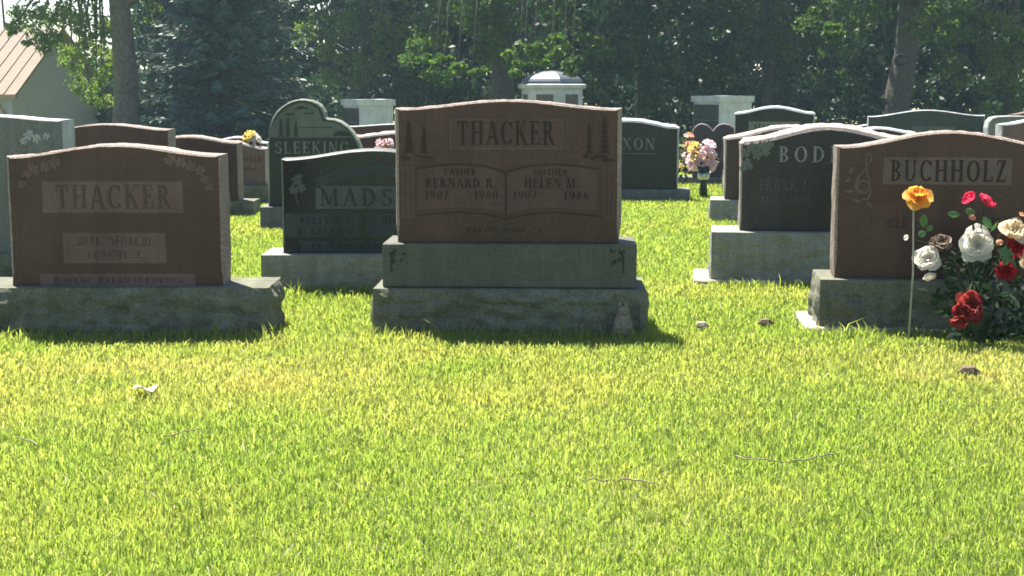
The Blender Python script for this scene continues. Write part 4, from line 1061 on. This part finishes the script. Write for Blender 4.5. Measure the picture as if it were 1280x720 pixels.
# ------------------------------------------------------------------ flowers
def petal_mat(name, c, trans=.5, var=.18):
    m = leafy(name, [tuple(x * (1 - var) for x in c), c, tuple(min(1, x * (1 + var)) for x in c)], trans, .55, tint=(1, 1, 1))
    for n in m.node_tree.nodes:
        if n.type == 'HUE_SAT': n.inputs['Value'].default_value = 1.15; n.inputs['Saturation'].default_value = 1.0
    return m
M['p_white'] = petal_mat('white petals', (0.74, 0.71, 0.64)); M['p_cream'] = petal_mat('cream petals', (0.75, 0.63, 0.45))
M['p_orange'] = petal_mat('orange yellow petals', (0.80, 0.42, 0.07)); M['p_pink'] = petal_mat('deep pink petals', (0.66, 0.05, 0.12))
M['p_red'] = petal_mat('red petals', (0.42, 0.025, 0.03)); M['p_dark'] = petal_mat('dusky red petals', (0.33, 0.045, 0.04))
M['p_peach'] = petal_mat('peach petals', (0.70, 0.38, 0.26)); M['p_dry'] = petal_mat('faded brown petals', (0.22, 0.17, 0.13))
M['p_lilac'] = petal_mat('pale lilac pink petals', (0.82, 0.66, 0.70)); M['p_yellow'] = petal_mat('yellow petals', (0.80, 0.66, 0.20))
M['p_salmon'] = petal_mat('salmon petals', (0.80, 0.45, 0.20))
M['f_leaf'] = leafy('cloth rose leaves', [(0.05, 0.12, 0.045), (0.07, 0.16, 0.06), (0.10, 0.20, 0.09)], .3)
M['f_dark'] = leafy('dark artificial greenery', [(0.012, 0.028, 0.014), (0.018, 0.038, 0.018), (0.024, 0.046, 0.02)], .15, 1.0)  # leaf colour set extra dark, carrying the shadow among the front blooms
M['stake'] = plain('pale flower stake', (0.32, 0.31, 0.27), .6, .1, 30)
M['vase'] = plain('dark green vase plastic', (0.02, 0.035, 0.022), .45, .1, 10)
M['ribbon'] = plain('white ribbon', (0.7, 0.7, 0.66), .6, .08, 30)
def bloom(mb, c, axis, r, kind='rose', rng=random):
    """cupped petals in rings round an axis"""
    z = Vector(axis).normalized(); x = z.cross(Vector((.3, .9, .2))).normalized(); y = z.cross(x)
    rings = {'rose': ((3, .26, 1.45), (4, .5, 1.3), (5, .78, 1.0), (5, .98, .62), (5, 1.08, .2)), 'open': ((4, .4, 1.1), (5, .8, .75), (5, 1.0, .3)), 'cup': ((4, .5, 1.35), (6, .8, 1.1), (6, .95, .85)), 'bud': ((3, .4, 1.4), (4, .7, 1.15)), 'lily': ((6, 1.0, .75),)}[kind]
    for ri, (n, rr_, lift) in enumerate(rings):
        for k in range(n):
            a = 2*math.pi*(k + .5*ri)/n + rng.uniform(-.25, .25)
            da = 2*math.pi/n*1.2; L = r*rr_*rng.uniform(.78, 1.12); lf = lift + rng.uniform(-.15, .12)
            P = []
            for i in range(4):
                s = i/3
                rad = L*(.12 + .88*math.sin(s*math.pi/2)*math.cos(min(lf, 1.4)*.75*s)); h = L*math.sin(lf)*s*(1.0 - .3*s) - (.10*r*s*s if lift < .5 else 0)
                wd = math.sin(.25 + s*2.2)**.7 if kind != 'lily' else math.sin(.3 + s*2.75)*.55
                for j in range(5):
                    t = (j - 2)/2; aa = a + t*da*.62*wd + (rng.uniform(-.10, .10) if i > 1 else 0)
                    hh = h + r*.10*abs(t)**2 + (r*.11*rng.uniform(-1, 1) if i == 3 else r*.03*rng.uniform(-1, 1) if i == 2 else 0)
                    rr2 = rad*(1 - .16*abs(t)**2*(s > .5)) * (1 + (.07*rng.uniform(-1, 1) if i == 3 else 0))
                    P.append(c + x*(rr2*math.cos(aa)) + y*(rr2*math.sin(aa)) + z*(hh - r*.35))
            mb.add(P, [(i*5+j, i*5+j+1, i*5+j+6, i*5+j+5) for i in range(3) for j in range(4)], 0, True)
def leaf_shape(mb, base, tip, wid, up=Vector((0, 0, 1)), mi=0):
    base, tip = Vector(base), Vector(tip); d = tip - base; s = d.cross(up).normalized() * wid; n = d.cross(s).normalized() * wid * .25
    P = [base]; 
    for t, k in ((.25, .75), (.5, 1.0), (.75, .7)): P += [base + d*t - s*k + n, base + d*t + n*0, base + d*t + s*k + n]
    P.append(tip)
    mb.add(P, [(0, 2, 1), (0, 3, 2), (1, 2, 5, 4), (2, 3, 6, 5), (4, 5, 8, 7), (5, 6, 9, 8), (7, 8, 10), (8, 9, 10)], mi, True)

def front_bouquet():
    rng = random.Random(12); Y = Y3 - .30; g = at(1222, 430, Y)
    root = thing('flower_arrangement', (g.x, Y, 0), 'large arrangement of white, cream and red cloth roses before the treble clef stone', 'flowers')
    v = MB(); cx = g.x
    v.tube([(cx, Y, -.05), (cx, Y, .04), (cx, Y, .13), (cx, Y, .15)], [.025, .035, .055, .058], 16); v.build('vase', M['vase'], root)
    spec = [('rose', 1222, 305, 23, 'p_white', (-.1, -.9, .35), 0), ('rose', 1160, 322, 17, 'p_white', (-.2, -.8, .5), .03), ('cup', 1162, 345, 12, 'p_white', (.1, -.5, -.8), .03),
            ('bud', 1133, 297, 8, 'p_white', (-.9, -.2, .3), .03), ('cup', 1211, 247, 14, 'p_pink', (-.6, -.3, .7), .02), ('cup', 1235, 252, 16, 'p_pink', (.5, -.3, .8), .0),
            ('bud', 1216, 272, 9, 'p_peach', (0, -.7, .7), .01), ('rose', 1270, 285, 19, 'p_cream', (.1, -.7, .6), .0), ('rose', 1272, 306, 15, 'p_red', (.2, -.9, .2), -.01),
            ('rose', 1258, 337, 14, 'p_red', (0, -.9, .4), -.02), ('rose', 1214, 379, 19, 'p_dark', (.2, -.8, .5), -.10), ('cup', 1203, 391, 17, 'p_dark', (-.5, -.8, .1), -.11), ('cup', 1221, 394, 15, 'p_dark', (.5, -.8, -.2), -.09), ('open', 1198, 405, 13, 'p_dark', (-.3, -.6, -.5), -.11),
            ('rose', 1177, 301, 14, 'p_dry', (-.2, -.6, .6), .05), ('bud', 1250, 303, 9, 'p_peach', (-.6, -.6, .2), -.01), ('bud', 1279, 360, 6, 'p_white', (.3, -.8, .3), -.02),
            ('rose', 1288, 325, 17, 'p_cream', (.4, -.7, .3), 0), ('rose', 1300, 352, 16, 'p_pink', (.5, -.7, .2), 0), ('rose', 1302, 298, 16, 'p_white', (.5, -.6, .4), .02), ('bud', 1277, 268, 7, 'p_peach', (.3, -.3, .9), .02)]
    for kind, px, py, r, mat, ax, dy in spec:
        c = at(px, py, Y + dy); b = MB(); bloom(b, c, ax, r * Y / F * 1.0, kind, rng)
        b.build('bloom', M[mat], root)
        a = Vector(ax).normalized(); e = c - a * r * Y / F * .5
        st = MB(); st.tube([e, (e + Vector((cx, Y + .02, .3))) / 2 + Vector((0, .02, .03)), (cx + rng.uniform(-.05, .05), Y + rng.uniform(-.04, .04), .17)], [.0028, .003, .003], 5, cap=False)
        st.build('stem', M['f_dark'], root)
    for px, py, dx, dy, wd, d in ((1201, 268, -17, -1, 4.5, .02), (1155, 285, 0, -18, 5.5, .0), (1158, 289, -11, 6, 4.5, 0), (1158, 289, 8, -7, 4, 0), (1228, 270, 12, 16, 6, .02), (1238, 290, 10, -14, 2, 0), (1248, 312, 20, 6, 6, -.02), (1262, 318, -8, 14, 5, -.02), (1268, 366, -22, 3, 3, 0), (1285, 340, 14, -6, 5, 0), (1206, 262, 14, 4, 5, .03)):
        lf = MB(); a = at(px, py, Y + d); t = at(px + dx, py + dy, Y + d - .01); leaf_shape(lf, a, t, wd * Y / F, Vector((0, -1, .35)))
        lf.build('leaf', M['f_leaf'], root)
    heads = [(at(q[1], q[2], Y + q[6]), q[3] * Y / F) for q in spec]
    gr = MB()  # dark leaf mass stands in for the shadow below and between the blooms
    for k in range(430):
        a = rng.uniform(0, 2*math.pi); rr_ = rng.uniform(.1, 1) ** .6; z = rng.uniform(.02, .44)
        wr = .235 * (1 - abs(z - .22) / .36)
        p = Vector((cx + .06 + math.cos(a)*rr_*wr*1.15, Y + .04 + math.sin(a)*rr_*wr*.7, z))
        if any((p.x - q.x)**2 + (p.z - q.z)**2 < (r_*1.05)**2 and p.y < q.y + .05 for q, r_ in heads): continue
        d = Vector((math.cos(a)*.8 + rng.uniform(-.5, .5), math.sin(a)*.6 + rng.uniform(-.5, .3), rng.uniform(-.7, .6))).normalized()
        leaf_shape(gr, p, p + d * rng.uniform(.035, .06), rng.uniform(.008, .014), Vector((rng.uniform(-1, 1), -1, rng.uniform(-.2, 1))))
    tag(gr.build('greenery', M['f_dark'], root), kind='stuff')
    # single flower on a stake
    Ys = Y + .02; top = at(1142, 255, Ys); bot = at(1135.5, 415, Ys)
    s = thing('staked_flower', (bot.x, Ys, 0), 'single orange yellow cloth flower on a thin upright stake', 'flower')
    b = MB(); b.tube([(bot.x, Ys, -.03), (bot.x + .01, Ys, .3), tuple(top), tuple(at(1146, 246, Ys))], [.0042, .004, .0038, .003], 8); b.build('stake', M['stake'], s)
    b = MB(); bloom(b, at(1148, 244, Ys), (-.05, -.75, .65), 20 * Ys / F, 'open', rng); bloom(b, at(1148, 240, Ys), (0, -.5, .85), 13 * Ys / F, 'cup', rng); b.build('bloom', M['p_orange'], s)
front_bouquet()

def small_bouquet(label, px, py, Y, rpx, mats, n, spread, seed, stand=None, group=None, zsq=.8):
    """bunch of cloth flowers; stand = py of the foot when it stands in a vase on a spike"""
    rng = random.Random(seed); c = at(px, py, Y); sc = Y / F
    foot = Vector((c.x, Y, ground_z(Y))) if stand else c - Vector((0, 0, spread * sc))
    root = thing('flower_bouquet', foot, label, 'flowers')
    for m in mats:
        for k in range(n // len(mats) + 1):
            b = MB(); a = rng.uniform(0, 6.283); q = rng.uniform(0, 1) ** .6
            p = c + Vector((math.cos(a)*q*spread*sc, rng.uniform(-.5, .5)*spread*sc, math.sin(a)*q*spread*sc*zsq))
            bloom(b, p, (math.cos(a)*q, -.6, math.sin(a)*q*.6 + .5), rpx*sc*rng.uniform(.8, 1.2), rng.choice(('rose', 'open', 'lily')), rng)
            b.build('bloom', M[m], root)
    g = MB()
    for k in range(40):
        a = rng.uniform(0, 6.283); q = rng.uniform(.3, 1)
        p = c + Vector((math.cos(a)*q*spread*sc*.8, rng.uniform(-.3, .6)*spread*sc, math.sin(a)*q*spread*sc*.7*zsq - .02))
        leaf_shape(g, p, p + Vector((math.cos(a), rng.uniform(-.6, .4), math.sin(a))).normalized()*5*sc, 1.6*sc, Vector((.2, -1, .4)))
    tag(g.build('greenery', M['f_dark'], root), kind='stuff')
    if stand:
        v = MB(); x, y = c.x, Y; z0 = ground_z(Y)
        v.tube([(x, y, z0 - .02), (x, y, z0 + .12), (x, y, z0 + .16), (x, y, z0 + .30)], [.045, .035, .03, .075], 12); v.build('vase', M['vase'], root)
        r = MB(); r.tube([(x, y, z0 + .17), (x, y, z0 + .20), (x, y, z0 + .23)], [.048, .06, .058], 12)
        for k in range(4):
            a = -1.2 + k*.8; r.tube([(x, y - .05, z0 + .2), (x + .05*math.sin(a), y - .08, z0 + .21 + .03*math.cos(a)), (x + .02*math.sin(a), y - .06, z0 + .2)], .012, 6)
        r.build('ribbon', M['ribbon'], root)
Yp = gy(246)
small_bouquet('pale pink and yellow bouquet in a dark ribboned vase standing on the grass', 880, 193, Yp, 8, ('p_lilac', 'p_lilac', 'p_yellow'), 26, 19, 1, stand=246, zsq=1.1)
small_bouquet('white and peach bunch of flowers just left of and behind the pink bouquet', 859, 199, Yp + 1.0, 5, ('p_white', 'p_peach', 'p_dry'), 18, 16, 2, zsq=2.0)
small_bouquet('pale yellow cloth flowers lying on top of the small pinkish headstone', 314, 172, STONE11[1] + .09, 6, ('p_yellow', 'p_white'), 16, 11, 3, zsq=.6)
small_bouquet('orange and pink flowers fixed on the chipped red brown headstone', 480, 179, STONE13[0] - .02, 6, ('p_salmon', 'p_lilac'), 14, 10, 4, zsq=.8)
small_bouquet('tiny tuft of flowers on the chipped pale top of the grey green stone', 806, 151, Y6 + .16, 2.5, ('p_white',), 4, 4, 6, zsq=.5)

# small weathered figurine at the right end of the lower base
def figurine():
    Y = Y_CENTER - .07; c = at(779, 410, Y)
    M['figurine'] = plain('weathered pale cement', (0.20, 0.175, 0.11), .9, .25, 60, .002)
    root = thing('garden_figurine', (c.x, Y, 0), 'small weathered pale figurine leaning against the corner of the lower grey base', 'figurine')
    b = MB(); zt = at(0, 377, Y + .03).z
    b.tube([(c.x - .004, Y, -.01), (c.x - .003, Y + .005, .03), (c.x, Y + .018, zt*.45), (c.x + .002, Y + .03, zt*.68)], [.044, .044, .038, .026], 14)
    b.build('body', M['figurine'], root)
    b = MB(); b.tube([(c.x + .002, Y + .012, zt*.60), (c.x + .002, Y + .014, zt*.68), (c.x + .003, Y + .02, zt*.80), (c.x + .003, Y + .025, zt*.87)], [.018, .026, .024, .010], 12); b.build('head', M['figurine'], root)
    for s in (-1, 1):
        b = MB(); b.tube([(c.x + s*.012, Y + .025, zt*.80), (c.x + s*.014, Y + .03, zt*.92), (c.x + s*.010, Y + .034, zt*1.0)], [.009, .009, .003], 8); b.build('ear', M['figurine'], root)
    for s in (-1, 1):
        b = MB(); b.tube([(c.x + s*.03, Y - .012, zt*.36), (c.x + s*.022, Y - .03, zt*.26), (c.x + s*.006, Y - .034, zt*.30)], [.013, .012, .008], 8); b.build('paw', M['figurine'], root)
figurine()

# litter, twigs and stones in the grass
M['soil'] = plain('dry soil clod', (0.13, 0.095, 0.06), .95, .3, 60, .004)
def litter():
    Y = gy(497); c = at(181, 492, Y)
    b = MB(); rng = random.Random(4); P = []
    for j in range(4):
        for i in range(5):
            P.append((c.x + (i - 2) * .018 + j*.003, Y + (j - 1.5) * .02, .040 + .010 * math.sin(i*1.3 + j) + rng.uniform(-.003, .003) - .003*j))
    Q = [(x, y, z - .0015) for x, y, z in P]
    f = [(j*5+i, j*5+i+1, j*5+i+6, j*5+i+5) for j in range(3) for i in range(4)]
    b.add(P, f); b.add(Q, [tuple(reversed(q)) for q in f])
    M['paper'] = plain('white scrap', (0.7, 0.68, 0.66), .8, .08, 40)
    tag(b.build('paper_scrap', M['paper'], None, (c.x, Y, .03)), 'crumpled white scrap of paper lying in the grass', 'litter')
    M['twig'] = plain('bleached twig', (0.22, 0.18, 0.105), .85, .2, 60)
    for pts, lab in (([(205, 553), (222, 549), (238, 545), (252, 537)], 'thin curved straw stalk lying in the grass below the paper scrap'),
                     ([(730, 605), (755, 604), (785, 604), (818, 608)], 'thin dark ended twig lying in the grass near the middle'),
                     ([(920, 577), (950, 581), (985, 580), (1020, 575), (1050, 577)], 'long pale twig lying in the grass to the right'),
                     ([(20, 554), (36, 556), (50, 562)], 'short bent dry stalk in the grass at the left edge')):
        m = MB(); Pw = []
        for x, y in pts: q = gy(y + 5); p = at(x, y + 5, q); Pw.append((p.x, q + random.uniform(-.012, .012), random.uniform(.020, .036)))
        Pm = []
        for (a_, b_) in zip(Pw[:-1], Pw[1:]):
            for k_ in range(4):
                s_ = k_ / 4; Pm.append(tuple(a_[i_] * (1 - s_) + b_[i_] * s_ + random.uniform(-.004, .004) for i_ in range(3)))
        m.tube(Pm + [Pw[-1]], [random.uniform(.0013, .0026) for _ in Pm] + [.001], 6)
        tag(m.build('twig', M['twig'], None, Pw[0]), lab, 'twig')
    for x, y, r, lab in ((878, 411, .022, 'small pale stone in the grass right of the figurine'), (958, 408, .026, 'brown clod in the grass left of the concrete slab corner'), (1212, 470, .03, 'brown clod on the bare patch before the flower arrangement')):
        q = gy(y); p = at(x, y, q); m = MB()
        m.tube([(p.x - r*1.4, q, .012), (p.x - r*.8, q + .004, .016), (p.x + r*.3, q - .004, .018), (p.x + r*1.3, q, .012)], [r*.3, r*.75, r*.8, r*.25], 7, smooth=False)
        tag(m.build('small_stone', M['concrete'] if x == 878 else M['soil'], None, (p.x, q, 0)), lab, 'stone')
litter()
lawn()
